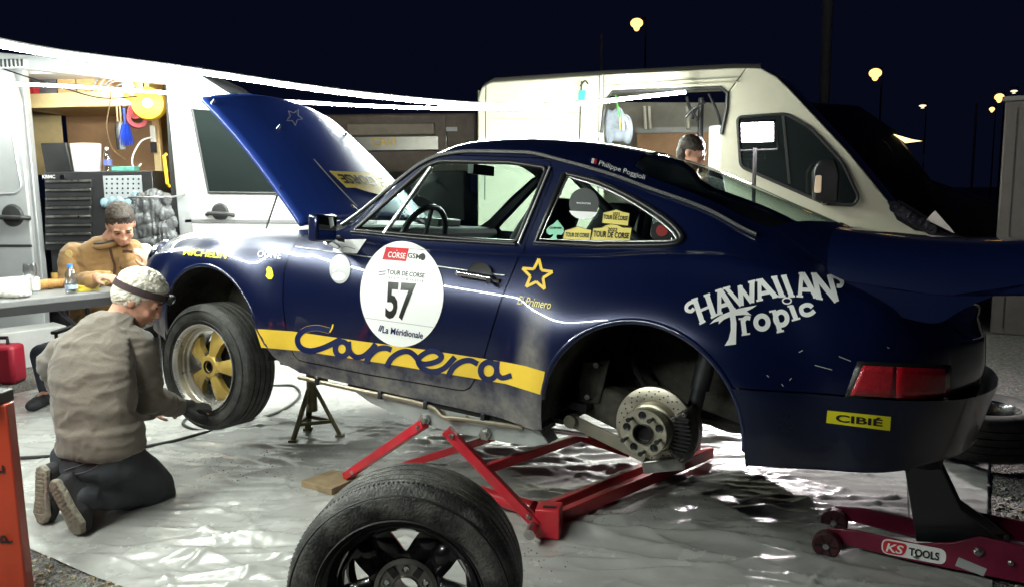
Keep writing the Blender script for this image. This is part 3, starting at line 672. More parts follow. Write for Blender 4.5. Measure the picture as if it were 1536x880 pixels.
def tquad(s, bl, br, tr, tl, z=None, bold=.012, space=1.):
    V_, F_, W = glyphs(s, bold, space); ys = [v[1] for v in V_]; y0, y1 = min(ys), max(ys); out = []
    q = [z(*p) if z else p for p in (bl, br, tr, tl)]
    for a, b in V_:
        u, v = a/W, (b-y0)/(y1-y0); w = ((1-u)*(1-v), u*(1-v), u*v, (1-u)*v); out.append((sum(p[0]*k for p, k in zip(q, w)), sum(p[1]*k for p, k in zip(q, w))))
    return out, F_
def stroke(pts, w, z=None, n=5, close=False):
    P = bez([(x, y, 0) for x, y in pts], n); P = [(p.x, p.y) for p in P]
    if z: P = [z(*p) for p in P]
    N = len(P); V_ = []; F_ = []
    for i in range(N):
        a, b = (P[i-1], P[(i+1) % N]) if close else (P[max(i-1, 0)], P[min(i+1, N-1)]); dx, dy = b[0]-a[0], b[1]-a[1]; L_ = math.hypot(dx, dy) or 1; k = w[i*len(w)//N] if isinstance(w, list) else w
        V_ += [(P[i][0]-dy/L_*k/2, P[i][1]+dx/L_*k/2), (P[i][0]+dy/L_*k/2, P[i][1]-dx/L_*k/2)]
    for i in range(N if close else N-1): j = (i+1) % N; F_.append((2*i, 2*i+1, 2*j+1, 2*j))
    return V_, F_
def star(cx, cy, R1, R2, rot): return [(cx+(R1 if i % 2 == 0 else R2)*math.sin(rot+math.pi*i/5), cy-(R1 if i % 2 == 0 else R2)*math.cos(rot+math.pi*i/5)) for i in range(10)]
def outline(pts, w): return [stroke([pts[i], pts[(i+1) % len(pts)]], w, n=3) for i in range(len(pts))]
NAVYV = mat('navy lettering', (.006, .014, .07), .35, var=.05, coat=.8)
GREYV = mat('grey vinyl', (.35, .36, .36), .45, var=.1)
REDV = mat('red vinyl', (.55, .02, .03), .4, var=.05)
MINT = mat('mint vinyl', (.25, .60, .42), .45, var=.05)
PALEY = mat('pale yellow print', (.72, .60, .16), .45, var=.08)
NEON = mat('bright yellow vinyl', (.80, .72, .02), .45, var=.05)
z7 = zf(370, 470, .2995)
# wide stripe with the script cut into it
lay('stripe', [poly([(45, 75), (235, 88), (560, 135), (900, 180), (1290, 240), (1400, 262), (1495, 290), (1475, 405), (1300, 350), (1155, 325), (700, 250), (290, 187), (75, 168)], z7, 16)], YELLOW, 1, body)
Cp = [(418, 84), (350, 70), (290, 84), (258, 122), (270, 165), (320, 184), (390, 168), (478, 125)]
lay('script_edge', [stroke(Cp[:4], 9, z7), stroke([(436, 52), (420, 90), (388, 78)], 2.2, z7, 2)], YELLOW, 2, body)
ring = lambda cx, cy, rx, ry: ell(cx, cy, rx, ry, 20)
S = [stroke(Cp, 8.3, z7), stroke(ring(480, 175, 33, 36), 8.2, z7, 2, True), stroke([(512, 138), (518, 185), (548, 214), (588, 210), (625, 180), (650, 150)], 7.9, z7),
     stroke([(598, 248), (622, 205), (660, 176), (700, 170), (728, 180)], 8.3, z7), stroke([(702, 265), (728, 222), (768, 194), (812, 188), (850, 215), (885, 272)], 8.3, z7),
     stroke([(868, 246), (905, 250), (960, 235), (978, 210), (945, 186), (900, 194), (862, 228), (880, 268), (930, 288), (990, 272), (1046, 215)], 8.1, z7),
     stroke([(1010, 316), (1035, 270), (1075, 240), (1120, 232), (1160, 250)], 8.3, z7), stroke(ring(1215, 284, 41, 43), 8.5, z7, 2, True), stroke([(1258, 236), (1256, 290), (1282, 320), (1330, 308)], 7.9, z7)]
lay('script_lettering', S, NAVYV, 2.4, body, lab='navy cursive Carrera lettering cut into the yellow stripe')
# number roundel
z6 = zf(360, 360, .319)
rd = lay('number_roundel', [poly(ell(603.5, 441, 62.5, 78.5, 56), seg=18)], WHITE, 2, door, lab='round white number plate with 57')
lay('numerals', [tquad('57', (685, 368), (805, 380), (832, 205), (692, 196), z6, .03)], BLACKV, 3, rd)
lay('print', [tquad('TOUR DE CORSE', (692, 162), (868, 180), (873, 158), (695, 140), z6, .03), tquad('HISTORIQUE', (692, 184), (868, 203), (870, 190), (693, 171), z6, .0, 1.3), stroke([(655, 152), (690, 148)], 1.5, z6, 2), stroke([(655, 165), (688, 162)], 1.5, z6, 2), tquad('GSM', (790, 86), (850, 95), (853, 70), (794, 62), z6, .02), poly(ell(862, 82, 13, 17, 16), z6)], BLACKV, 3, rd)
lay('print', [tquad('La Méridionale', (672, 434), (862, 462), (866, 432), (676, 402), z6, .02), stroke([(655, 425), (665, 398)], 1.6, z6, 2), stroke([(662, 428), (674, 400)], 1.6, z6, 2)], NAVYV, 3, rd)
lay('red_panel', [poly([(690, 37), (797, 44), (783, 103), (672, 94)], z6)], REDV, 3, rd)
lay('print', [tquad('CORSE', (697, 84), (778, 92), (784, 66), (702, 58), z6, .015)], WHITE, 4, rd)
lay('rule', [stroke([(592, 364), (912, 408)], .8, z6, 4), stroke([(798, 44), (893, 52), (880, 112), (785, 103)], .7, z6, 1)], GREYV, 3, rd)
s1 = lay('round_sticker', [poly(ell(510.6, 403.7, 15.6, 21.7, 30), seg=12)], GREYV, 2, door)
lay('print', [poly(ell(509, 415, 10, 6, 16))], WHITE, 3, s1); lay('print', [stroke([(440, 150), (470, 125), (500, 140), (480, 110)], 2, z6)], WHITE, 3, s1)
s2 = lay('scuffed_sticker', [poly([(501, 361), (550, 360), (536, 381), (500, 379)], seg=10)], WHITE, 2, door)
lay('scuff_mark', [stroke([(506, 374), (520, 371), (534, 375)], 1.4)], GREYV, 3, s2)
lay('star_outline', outline(star(806, 413, 24, 10, .12), 4.2), YELLOW, 2, body)
lay('script_note', [tquad('El Primero', (776, 456), (826, 464), (829, 452), (781, 444), bold=0)], PALEY, 2, body)
lay('wing_lettering', [tquad('OONE', (386, 386), (421, 389), (424, 379), (388, 376), bold=.01, space=1.05)], WHITE, 2, body)
lay('wing_badge', [poly([(400, 404), (403, 400), (408, 402), (410, 408), (411, 414), (408, 419), (403, 419), (399, 414), (401, 409)], seg=6)], NEON, 2, body)
lay('wing_lettering', [tquad('MICHELIN', (275, 383), (340, 389), (342, 379), (279, 373), bold=.022)], NEON, 2, body)
# rear quarter lettering
zh = zf(1020, 390, .1693)
HQ = (('H', (175, 566), (325, 488), (264, 305), (105, 360)), ('A', (330, 485), (485, 436), (432, 242), (280, 292)), ('W', (480, 425), (690, 366), (655, 188), (395, 255)), ('A', (683, 362), (870, 322), (790, 162), (635, 192)), ('I', (866, 326), (945, 322), (872, 150), (800, 160)), ('I', (948, 325), (1030, 322), (955, 142), (886, 150)), ('A', (1038, 322), (1232, 333), (1152, 118), (1015, 130)), ('N', (1205, 338), (1415, 376), (1345, 138), (1158, 128)))
LS = {'H': [((.16, 0), (.16, 1)), ((.84, 0), (.84, 1)), ((.16, .48), (.84, .48))], 'A': [((.12, 0), (.45, 1)), ((.88, 0), (.5, 1)), ((.22, .3), (.78, .3))], 'W': [((.06, 1), (.3, 0)), ((.3, 0), (.52, .95)), ((.48, .95), (.74, 0)), ((.74, 0), (.94, 1))], 'I': [((.5, 0), (.5, 1))], 'N': [((.14, 0), (.14, 1)), ((.14, 1), (.86, 0)), ((.86, 0), (.86, 1))]}
SER = {'H': ((.16, 0), (.84, 0), (.16, 1), (.84, 1)), 'A': ((.12, 0), (.88, 0), (.4, 1)), 'W': ((.06, 1), (.94, 1)), 'I': ((.5, 0), (.5, 1)), 'N': ((.14, 0), (.14, 1))}
sh = []
def bil(q, u, v): w = ((1-u)*(1-v), u*(1-v), u*v, (1-u)*v); return (sum(p[0]*k for p, k in zip(q, w)), sum(p[1]*k for p, k in zip(q, w)))
for c, bl, br, tr, tl in HQ:
    q = (bl, br, tr, tl); wd = math.hypot(br[0]-bl[0], br[1]-bl[1])
    for i, (a_, b_) in enumerate(LS[c]):
        thick = 7.6 if (c, i) not in (('H', 2), ('A', 2)) else 4.2
        if c in 'AW' and i in (0, 2): thick = 6.
        sh.append(stroke([bil(q, *a_), bil(q, *b_)], thick, zh, 4))
    for u, v in SER[c]:
        e = 30/wd; sh.append(stroke([bil(q, max(u-e, -.05), v), bil(q, min(u+e, 1.05), v)], 3.2, zh, 2))
sh += [stroke([(150, 375), (95, 380), (60, 410), (62, 445), (100, 455), (125, 430)], 5.5, zh), stroke([(1335, 150), (1390, 160), (1430, 195), (1420, 235), (1385, 235)], 6, zh)]
lay('quarter_lettering', sh, WHITE, 2, body, lab='white arched HAWAIIAN Tropic lettering on the rear quarter')
palm = [(262, 570), (300, 530), (360, 492), (430, 462), (520, 432), (680, 402), (640, 430), (590, 455), (635, 490), (560, 486), (490, 492), (500, 560), (495, 745), (395, 758), (430, 700), (450, 620), (448, 545), (440, 505), (385, 530), (342, 568), (345, 540), (310, 548)]
sh = [poly(palm, zh, 8), stroke([(572, 660), (556, 530)], 7, zh, 3), stroke([(556, 545), (585, 512), (622, 518)], 6.5, zh), stroke([(545, 664), (620, 652)], 2.6, zh, 2), stroke([(518, 524), (570, 518)], 2.6, zh, 2),
      stroke(ell(725, 553, 55, 58, 18), 7.4, zh, 2, True), stroke(ell(897, 517, 52, 58, 18), 7.4, zh, 2, True), stroke([(885, 635), (835, 455)], 7, zh, 3), stroke([(855, 640), (920, 625)], 3, zh, 2), stroke([(790, 460), (850, 448)], 3, zh, 2),
      stroke([(1028, 522), (985, 408)], 7.4, zh, 3), stroke([(990, 535), (1066, 515)], 2.8, zh, 2), stroke([(952, 412), (1000, 404)], 2.6, zh, 2),
      stroke([(1172, 420), (1150, 402), (1112, 400), (1075, 425), (1085, 470), (1120, 485), (1160, 475), (1192, 450)], 6.6, zh), stroke(ell(948, 362, 38, 26, 14), 2.2, zh, 2, True)]
lay('quarter_lettering', sh, WHITE, 2, body)
# bumper sticker, driver name, shut lines
cb = lay('bumper_sticker', [poly([(1241, 614.5), (1336, 624), (1334.5, 645), (1239, 633)], seg=14)], NEON, 1, bumper, hit_bump, lab='yellow CIBIÉ sticker on the rear bumper')
lay('print', [tquad('CIBIÉ', (1253, 631), (1323, 638.5), (1324, 625.5), (1253.5, 617), bold=.03)], BLACKV, 2, cb, hit_bump)
lay('driver_name', [tquad('Philippe Poggioli', (897, 251), (966, 273), (968, 264), (900, 242), bold=.005)], WHITE, 2, body)
for i, m_ in enumerate((NAVYV, WHITE, REDV)): lay('flag_band', [poly([(884+4*i, 237.5+i), (887.6+4*i, 238.5+i), (886.4+4*i, 246+i), (882.6+4*i, 245+i)], seg=6)], m_, 2, body)
lay('shut_line', [stroke([(1165, 345), (1235, 395), (1320, 440), (1390, 467), (1425, 488), (1460, 512)], 1.3)], BLACKV, 1, body)
lay('paint_chips', [stroke([(a, b), (a+c, b+d)], 1.3, n=2) for a, b, c, d in ((1222, 547, 26, 7), (1258, 534, 18, 7), (1204, 600, 20, 1), (1198, 528, 6, -3), (1172, 575, 3, 4), (1184, 570, 3, -4), (1160, 610, 5, 3), (1182, 620, 4, 2), (1330, 520, 3, 2), (1372, 446, 5, 3), (1390, 470, 4, -8), (1150, 562, 3, 3))], GREYV, 1, body, kind='stuff')
# quarter window stickers
zq = zf(800, 240, .1705)
def plate(pts, txt, tq, year=None, yq=None, m_=PALEY):
    o = lay('rally_sticker', [poly(pts, zq, 12)], m_, 1.5, body); sh = [tquad(txt, *tq, zq, .03), stroke(pts+[pts[0]], .8, zq, 1)]
    if year: sh.append(tquad(year, *yq, zq, .02))
    lay('print', sh, BLACKV, 3, o)
plate([(505, 715), (530, 605), (600, 600), (640, 578), (690, 568), (745, 578), (790, 600), (870, 603), (845, 748)], 'TOUR DE CORSE', ((530, 680), (840, 700), (848, 648), (535, 625)), '2022', ((655, 632), (740, 637), (745, 605), (660, 600)))
plate([(605, 560), (618, 468), (680, 455), (730, 440), (790, 462), (850, 475), (835, 585)], 'TOUR DE CORSE', ((618, 525), (830, 540), (835, 500), (622, 485)), '2023', ((700, 488), (760, 492), (765, 468), (704, 464)))
plate([(262, 700), (280, 625), (330, 610), (390, 590), (450, 608), (515, 622), (500, 715)], 'TOUR DE CORSE', ((285, 680), (492, 688), (496, 650), (290, 640)))
o = lay('disc_sticker', [poly(ell(447, 388, 130, 138, 36), zq, 12)], mat('charcoal vinyl', (.05, .055, .055), .5), 1.5, body)
lay('white_panel', [poly([(318, 452), (568, 465), (545, 500), (500, 520), (440, 528), (380, 515), (340, 485)], zq, 10)], WHITE, 3, o); lay('print', [tquad('MANUFACTURE', (385, 390), (508, 397), (508, 382), (386, 375), zq)], WHITE, 3, o)
o = lay('spade_sticker', [poly([(215, 530), (245, 570), (270, 605), (270, 640), (250, 662), (215, 660), (205, 675), (215, 705), (145, 695), (170, 680), (178, 655), (145, 665), (120, 645), (118, 615), (140, 590), (180, 565)], zq, 10)], MINT, 1.5, body)
lay('print', [tquad('CURVES', (145, 610), (252, 612), (254, 595), (146, 592), zq, .06)], BLACKV, 3, o)
o = lay('disc_sticker', [poly(ell(1132, 640, 98, 100, 30), zq, 12)], BLACKV, 1.5, body)
lay('print', [poly(ell(1134, 628, 52, 52, 20), zq, 10)], mat('dark red print', (.20, .02, .02), .5), 3, o)
# hood plate, star and pins
hp = lay('rally_plate', [poly([(491, 261), (517, 286), (531, 286), (552, 293), (572, 297), (578, 297), (578, 264)], seg=5)], mat('yellow rally plate', (.70, .55, .10), .5, var=.05), 6, hood, hit_hood)
lay('print', [tquad('TOUR DE CORSE', (640, 272), (502, 266), (515, 280), (640, 287), bold=.03)], BLACKV, 8, hp, hit_hood, kind='stuff')
lay('star_outline', outline(star(440, 179, 13, 6, .5), .8), GREYV, 1, hood, hit_hood)
for x, y in ((318, 158), (416, 195), (503, 178), (516, 205)):
    p = hit_hood(x, y, 0)
    if p:
        mb = MB(); mb.cyl(CL(p), CL(p)+Vector((-HN.x, 0, HN.z))*.025, .012, .006, 12); mb.build('hood_pin', CHROME, hood, local=True)
for pl in ([(469, 242), (500, 277), (534, 313)], [(543, 223), (567, 240), (590, 257)]): lay('hood_line', [stroke(pl, 1.6)], GREYV, 1, hood, hit_hood)
def cy(x, y, Y): d = cray(x, y); return CL(CP+d*(Y-CP[1])/d[1])
mb = MB(); mb.tube([cy(397, 349, .53), cy(421, 278, .51)], .005, 6); mb.build('hood_prop', CHROME, car, local=True)
# ================================================================== GROUND
def gravel_mat():
    m = mat('gravel', (.16, .14, .11), .9, var=.45, vs=40); t = m.node_tree; L = t.links; b = t.nodes['Principled BSDF']
    tc = t.nodes['Texture Coordinate']; v = t.nodes.new('ShaderNodeTexVoronoi'); v.inputs['Scale'].default_value = 45; L.new(tc.outputs['Object'], v.inputs['Vector'])
    v2 = t.nodes.new('ShaderNodeTexVoronoi'); v2.inputs['Scale'].default_value = 110; L.new(tc.outputs['Object'], v2.inputs['Vector'])
    mx = t.nodes.new('ShaderNodeMix'); mx.data_type = 'RGBA'; mx.blend_type = 'MULTIPLY'; mx.inputs[0].default_value = .6
    src = b.inputs['Base Color'].links[0].from_socket; L.new(src, mx.inputs[6]); L.new(v.outputs['Color'], mx.inputs[7])
    hs = t.nodes.new('ShaderNodeHueSaturation'); hs.inputs['Saturation'].default_value = .35; hs.inputs['Value'].default_value = 1.6; L.new(mx.outputs[2], hs.inputs['Color']); L.new(hs.outputs[0], b.inputs['Base Color'])
    ad = t.nodes.new('ShaderNodeMath'); ad.operation = 'ADD'; L.new(v.outputs['Distance'], ad.inputs[0]); L.new(v2.outputs['Distance'], ad.inputs[1])
    bp = t.nodes.new('ShaderNodeBump'); bp.inputs['Strength'].default_value = .9; bp.inputs['Distance'].default_value = .02; bp.invert = True; L.new(ad.outputs[0], bp.inputs['Height']); L.new(bp.outputs[0], b.inputs['Normal'])
    return m
GRAVEL = gravel_mat()
mb = MB(); mb.grid([[(x, y, 0) for y in (-40, -5, 0, 5, 10, 20, 60, 250)] for x in (-200, -40, -10, -3, 0, 3, 10, 40, 200)]); g = mb.build('ground', GRAVEL); g['kind'] = 'structure'
# loose pebbles where bare gravel shows
U, V = Vector((.857, -.515, 0)), Vector((.515, .857, 0)); SO = Vector((-1.43, 2.745, 0))
def suv(p): d = Vector(p)-SO; return d.dot(U), d.dot(V)
UL, UR, VT = -3.35, 2.72, 4.3
mb = MB(); rg = random.Random(3); icos = [(-1,-1,-.5),(1,-1,-.6),(1,1,-.5),(-1,1,-.6),(-.6,-.7,.7),(.7,-.5,.6),(.5,.7,.7),(-.7,.5,.6)]; icf = [(0,3,2,1),(4,5,6,7),(0,1,5,4),(1,2,6,5),(2,3,7,6),(3,0,4,7)]
n_ = 0
while n_ < 5200:
    x, y = (rg.uniform(-3.2, -.9), rg.uniform(2.1, 3.6)) if n_ < 3000 else ((rg.uniform(-6, -3.2), rg.uniform(4.4, 8)) if n_ < 4000 else (rg.uniform(1.4, 3.2), rg.uniform(2.0, 3.6)))
    u, v = suv((x, y, 0))
    if UL-.01 < u < UR+.01 and 0 < v < VT:
        if n_ < 5000 or rg.random() < .9: n_ += 0
        if rg.random() < .02: n_ += 1
        continue
    s_ = rg.uniform(.004, .012); a = rg.uniform(0, 6.28); ca, sa = math.cos(a), math.sin(a); k = [rg.uniform(.7, 1.3) for _ in range(3)]
    mb.add([(x+s_*(p[0]*k[0]*ca-p[1]*k[1]*sa), y+s_*(p[0]*k[0]*sa+p[1]*k[1]*ca), s_*(p[2]*k[2]*.8+.3)) for p in icos], icf, n_ % 3); n_ += 1
pb = mb.build('pebbles', [mat('pale pebble', (.38, .35, .29), .85, var=.3), mat('grey pebble', (.22, .21, .19), .85, var=.3), mat('brown pebble', (.26, .2, .13), .85, var=.3)], smooth=30, fixn=False)
tag(pb, 'loose pale gravel stones around the plastic sheet', 'gravel', kind='stuff')
# ------------------------------------------------------------------ wrinkled plastic sheet
folds = []; rg = random.Random(11)
for i in range(270):
    u, v = rg.uniform(UL, UR), rg.uniform(0, 3.4); right = u > -.2
    folds.append((u, v, rg.gauss(.42 if right else .2, .28), rg.uniform(.2, .9) if right else rg.uniform(.1, .4), rg.uniform(.010, .032), rg.uniform(.008, .028)*(1 if right else .35), rg.uniform(-.12, .12)))
for i in range(900):
    u, v = rg.uniform(UL, UR), rg.uniform(0, 3.6); right = u > -.3
    folds.append((u, v, rg.gauss(.45 if right else .3, .55), rg.uniform(.06, .35), rg.uniform(.008, .018), rg.uniform(.004, .013)*(1 if right else .45), rg.uniform(-.2, .2)))
for u, v, ang, ln, w, a, c in ((1.0, .35, .55, 1.3, .04, .022, .05), (1.5, .55, .52, 1.2, .05, .02, -.05), (.9, .75, .5, 1.2, .035, .018, .04), (1.6, .15, .55, 1.1, .05, .02, .03), (-1.4, 1.7, .3, .5, .04, .02, .1), (-1.3, 1.4, .9, .4, .03, .018, .0)): folds.append((u, v, ang, ln, w, a, c))
nu, nv = 520, 330
us, vs_ = np.linspace(UL, UR, nu), np.linspace(0, VT, nv); GU, GV = np.meshgrid(us, vs_, indexing='ij'); Hh = np.zeros_like(GU)
for u, v, ang, ln, w, a, c in folds:
    ca, sa = math.cos(ang), math.sin(ang); du, dv = GU-u, GV-v; al, ac = du*ca+dv*sa, -du*sa+dv*ca; ac = ac+c*al*al/max(ln, .1)
    Hh += a*(np.exp(-np.abs(ac)/(w*.75)) if w < .021 else .5*np.exp(-(ac/w)**2)+.5*np.exp(-np.abs(ac)/w))*np.exp(-(al/ln)**4)
Hh = np.minimum(Hh, .045)
for px_, py_, rr in ((1243, 830, .12), (1270, 790, .11), (1400, 870, .2), (1480, 850, .2), (604, 905, .38), (812, 813, .14), (940, 750, .12), (1050, 700, .12), (250, 745, .2), (180, 775, .25), (115, 800, .2), (70, 795, .2), (440, 664, .06), (510, 656, .06), (462, 646, .06), (500, 728, .22)):
    q = gnd(px_, py_); u_, v_ = suv(q); Hh *= 1-.93*np.exp(-((GU-u_)**2+(GV-v_)**2)/(rr*rr)*1.2)
P = []
for i in range(nu):
    r = []
    for j in range(nv):
        p = SO+U*GU[i, j]+V*GV[i, j]; e = min((GU[i, j]-UL)/.1, (UR-GU[i, j])/.1, GV[i, j]/.06, 1.)
        nz = noise.noise(Vector((GU[i, j]*1.6+GV[i, j]*.8, GV[i, j]*7-GU[i, j]*3.2, 1)))*.005+noise.noise(Vector((GU[i, j]*5+GV[i, j]*2, GV[i, j]*20-GU[i, j]*9, 4)))*.003; wob = noise.noise(Vector((GU[i, j]*2, 5, GV[i, j]*2)))*.04
        if j == 0: p = p+V*wob*.5
        if i == nu-1: p = p+U*wob
        r.append((p.x, p.y, .006+(Hh[i, j]+max(nz+.003, 0))*max(e, .1)))
    P.append(r)
SHEET = mat('grey plastic sheet', (.37, .37, .36), .25, var=.06, vs=3.5, rv=.07, spec=.65, dust=((.28, .27, .25), .5, 4.), bump=.18, bs=30)
mb = MB(); mb.grid(P); sh = mb.build('plastic_sheet', SHEET, smooth=180); tag(sh, 'wrinkled grey plastic ground sheet spread under the raised car', 'ground sheet')
def on_sheet(p):
    u, v = suv(p); i = int(np.clip((u-UL)/(UR-UL)*(nu-1), 0, nu-1)); j = int(np.clip(v/VT*(nv-1), 0, nv-1)); return P[i][j][2]
mb = MB(); rg = random.Random(5)
for k in range(380):
    cx, cy = [(330, 690), (360, 710), (900, 790), (770, 840), (1000, 760), (620, 690)][k % 6]; q = gnd(cx+rg.gauss(0, 60), cy+rg.gauss(0, 14)); s_ = rg.uniform(.001, .003)
    mb.box((q.x, q.y, on_sheet(q)+s_*.4), (s_*2, s_*1.6, s_), Matrix.Rotation(rg.uniform(0, 3), 3, 'Z'))
tag(mb.build('grit', mat('dry grit', (.12, .10, .08), .9, var=.4), fixn=False), 'scattered dry grit fallen from the tyres on the sheet', 'grit', kind='stuff')
# ================================================================== LED ROPES
LED = emis('white led rope', (.93, 1., .90), 225); LED2 = emis('thin white led rope', (.93, 1., .90), 190)
SLEEVE = mat('clear rope sleeve', (.75, .78, .74), .25, var=.05)
def rope(name, pts, r, label, pre=(), lm=None):
    Pq = bez([Vector(q) for q in pre]+[atY(x, y, Y) for x, y, Y in pts], 14); root = thing(name, label, 'light strip', Pq[0], 'led ropes strung over the work area')
    mb = MB(); mb.tube(Pq, r, 8); mb.build('light_core', lm or LED, root)
    mb = MB(); mb.tube([p+Vector((0, .004, r*1.25)) for p in Pq], r*.8, 6); mb.build('sleeve', SLEEVE, root)
    for p in Pq[::9]:
        mb = MB(); mb.tube([p+Vector((0, .0, r*1.2)), p+Vector((0, 0, r*2.4))], .004, 6); mb.build('hook', BLACK, root)
    return root
rope('led_rope', [(0, 67, 3.6), (265, 104, 5.3), (560, 145, 6.2), (800, 160, 6.8), (1027, 139, 8.05)], .0145, 'long white led rope hanging in a sag to the open cream van', [(-1.45, .3, 2.26), (-1.9, .9, 2.22), (-2.2, 1.6, 2.18), (-2.35, 2.4, 2.13)])
rope('led_rope', [(-140, 121, 6.1), (120, 131, 6.3), (415, 152, 6.5), (640, 163, 6.6), (800, 163.5, 6.7)], .009, 'thin white led rope strung along the silver van side door', lm=LED2)
# ================================================================== LIFT
RED = mat('red lift paint', (.50, .012, .026), .38, var=.2, coat=.3, dust=((.2, .1, .08), .3, 8), rv=.1)
GALV = mat('galvanised plate', (.55, .58, .58), .38, .7, var=.12, rv=.1)
ap = c2w(1.33, .70, .185); ap2 = c2w(1.45, .70, .185)
blk = gnd(812, 813); blk.z = .02
lift = thing('side_lift', 'red tubular side lift with a galvanised pad under the car sill', 'car lift', blk)
padP = [c2w(x, .71, z) for x, z in ((.88, .195), (1.84, .195), (1.88, .15), (1.80, .12), (1.45, .105), (1.2, .115), (1.0, .15))]
padQ = [c2w(x, .62, z) for x, z in ((.88, .195), (1.84, .195), (1.88, .15), (1.80, .12), (1.45, .105), (1.2, .115), (1.0, .15))]
mb = MB(); n_ = 7; mb.add(padP+padQ, [tuple(range(7)), tuple(range(7, 14))[::-1]]+[(i, (i+1) % 7, 7+(i+1) % 7, 7+i) for i in range(7)]); mb.build('lift_pad', GALV, lift, bevel=.004)
mb = MB(); mb.bar(c2w(.87, .665, .207), c2w(1.86, .665, .207), .10, .02); mb.build('rubber_strip', RUBBER, lift)
for x in (1.30, 1.60):
    mb = MB(); mb.cyl(c2w(x, .62, .135), c2w(x, .745, .135), .017, n=14); mb.cyl(c2w(x, .715, .135), c2w(x, .73, .135), .026, n=6); mb.build('pivot_bolt', STEEL, lift)
pa, pb_ = c2w(1.31, .735, .125), c2w(1.42, .735, .12)
fa = gnd(520, 728); fa.z = .05; fb = atY(806, 786, blk.y+.02)
mb = MB(); mb.bar(pa, fa, .036, .04); mb.build('lift_arm', RED, lift, bevel=.004)
mb = MB(); mb.bar(pb_, fb, .038, .042); mb.build('lift_arm', RED, lift, bevel=.004)
e1, e2 = atY(560, 712, fa.y+.25), atY(800, 636, 3.55)
mb = MB(); mb.bar(e1, e2, .03, .036); mb.build('brace', RED, lift, bevel=.004)
mid = pb_.lerp(fb, .42); e3 = atY(872, 654, 3.75)
mb = MB(); mb.bar(mid, e3, .03, .04); mb.build('brace', RED, lift, bevel=.004)
e4 = atY(945, 678, 3.75); mb = MB(); mb.bar(e3, e4, .03, .045); mb.build('brace', RED, lift, bevel=.004)
f1, f2 = gnd(826, 800), gnd(1066, 694)
for dx, nm in ((0, 'base_rail'), (.09, 'base_rail')):
    o = Vector((-dx*.5, dx, 0)); mb = MB(); mb.bar(f1+o+Vector((0, 0, .06)), f2+o+Vector((0, 0, .06)), .036, .055); mb.build(nm, RED, lift, bevel=.004)
mb = MB(); mb.box(blk+Vector((.035, .05, .055)), (.10, .10, .125), Matrix.Rotation(R(-12), 3, 'Z')); mb.build('corner_block', RED, lift, bevel=.006)
mb = MB(); mb.cyl(blk+Vector((-.05, -.07, .045)), blk+Vector((-.03, .02, .045)), .022, .022, 14); mb.lathe([(.009, -.003), (.014, -.003), (.015, .02)], blk+Vector((-.05, -.072, .045)), (.2, .97, 0), 12); mb.build('axle_stub', STEEL, lift)
q0, q1 = gnd(812, 790), gnd(640, 742); mb = MB(); mb.tube([q0+Vector((-.03, .03, .07)), q1+Vector((0, .05, .07))], .035, 14); mb.build('cross_tube', RED, lift)
m0, m1 = atY(778, 636, 3.30), atY(812, 648, 3.30)
mb = MB(); mb.box((m0+m1)/2, (.10, .08, .06), Matrix.Rotation(R(12), 3, 'Y')); mb.build('screw_head', RED, lift, bevel=.012)
mb = MB(); mb.tube([atY(812, 643, 3.32), atY(880, 652, 3.6)], .012, 10); mb.build('screw_rod', CHROME, lift)
mb = MB(); mb.tube([atY(812, 642, 3.32), atY(822, 644, 3.36)], .018, 12); mb.build('collar', mat('orange plastic', (.6, .12, .01), .5), lift)
mb = MB(); mb.box(blk+Vector((.035, .03, .120)), (.05, .018, .004), Matrix.Rotation(R(-12), 3, 'Z')); mb.build('slot', BLACK, lift)
for a_, b_ in ((pa, fa), (pb_, fb)):
    for t_ in (.06, .9): q_ = a_.lerp(b_, t_); mb = MB(); mb.lathe([(0, .012), (.009, .012), (.011, .006), (.012, -.02)], q_+Vector((0, -.022, .004)), (0, -1, .1), 6); mb.build('bolt_head', STEEL, lift)
# ------------------------------------------------------------------ axle stand
OLIVE = mat('olive stand paint', (.19, .18, .08), .5, .2, var=.3, dust=((.3, .26, .2), .4, 18), rv=.1)
feet = [gnd(440, 664), gnd(510, 656), gnd(462, 646)]; ctr = sum(feet, Vector())/3; st = thing('axle_stand', 'olive green three legged axle stand under the front sill', 'axle stand', ctr)
top = ctr+Vector((0, 0, .34))
for f_ in feet:
    mb = MB(); mb.bar(top+(f_-top)*.12+Vector((0, 0, 0)), f_+Vector((0, 0, .018)), .035, .012, up=(f_-ctr)); mb.box(f_+Vector((0, 0, .015)), (.05, .04, .012)); mb.build('leg', OLIVE, st, bevel=.002)
for a_, b_ in ((0, 1), (1, 2), (2, 0)):
    mb = MB(); mb.bar(feet[a_].lerp(ctr, .25)+Vector((0, 0, .1)), feet[b_].lerp(ctr, .25)+Vector((0, 0, .1)), .012, .02); mb.build('tie_bar', OLIVE, st)
mb = MB(); mb.cyl(ctr+Vector((0, 0, .16)), ctr+Vector((0, 0, .38)), .03, .028, 16); mb.build('sleeve', OLIVE, st)
zt = .545; mb = MB(); mb.cyl(ctr+Vector((0, 0, .3)), ctr+Vector((0, 0, zt)), .02, n=14); mb.box(ctr+Vector((0, 0, zt)), (.09, .05, .025)); mb.build('ratchet_post', OLIVE, st, bevel=.003)
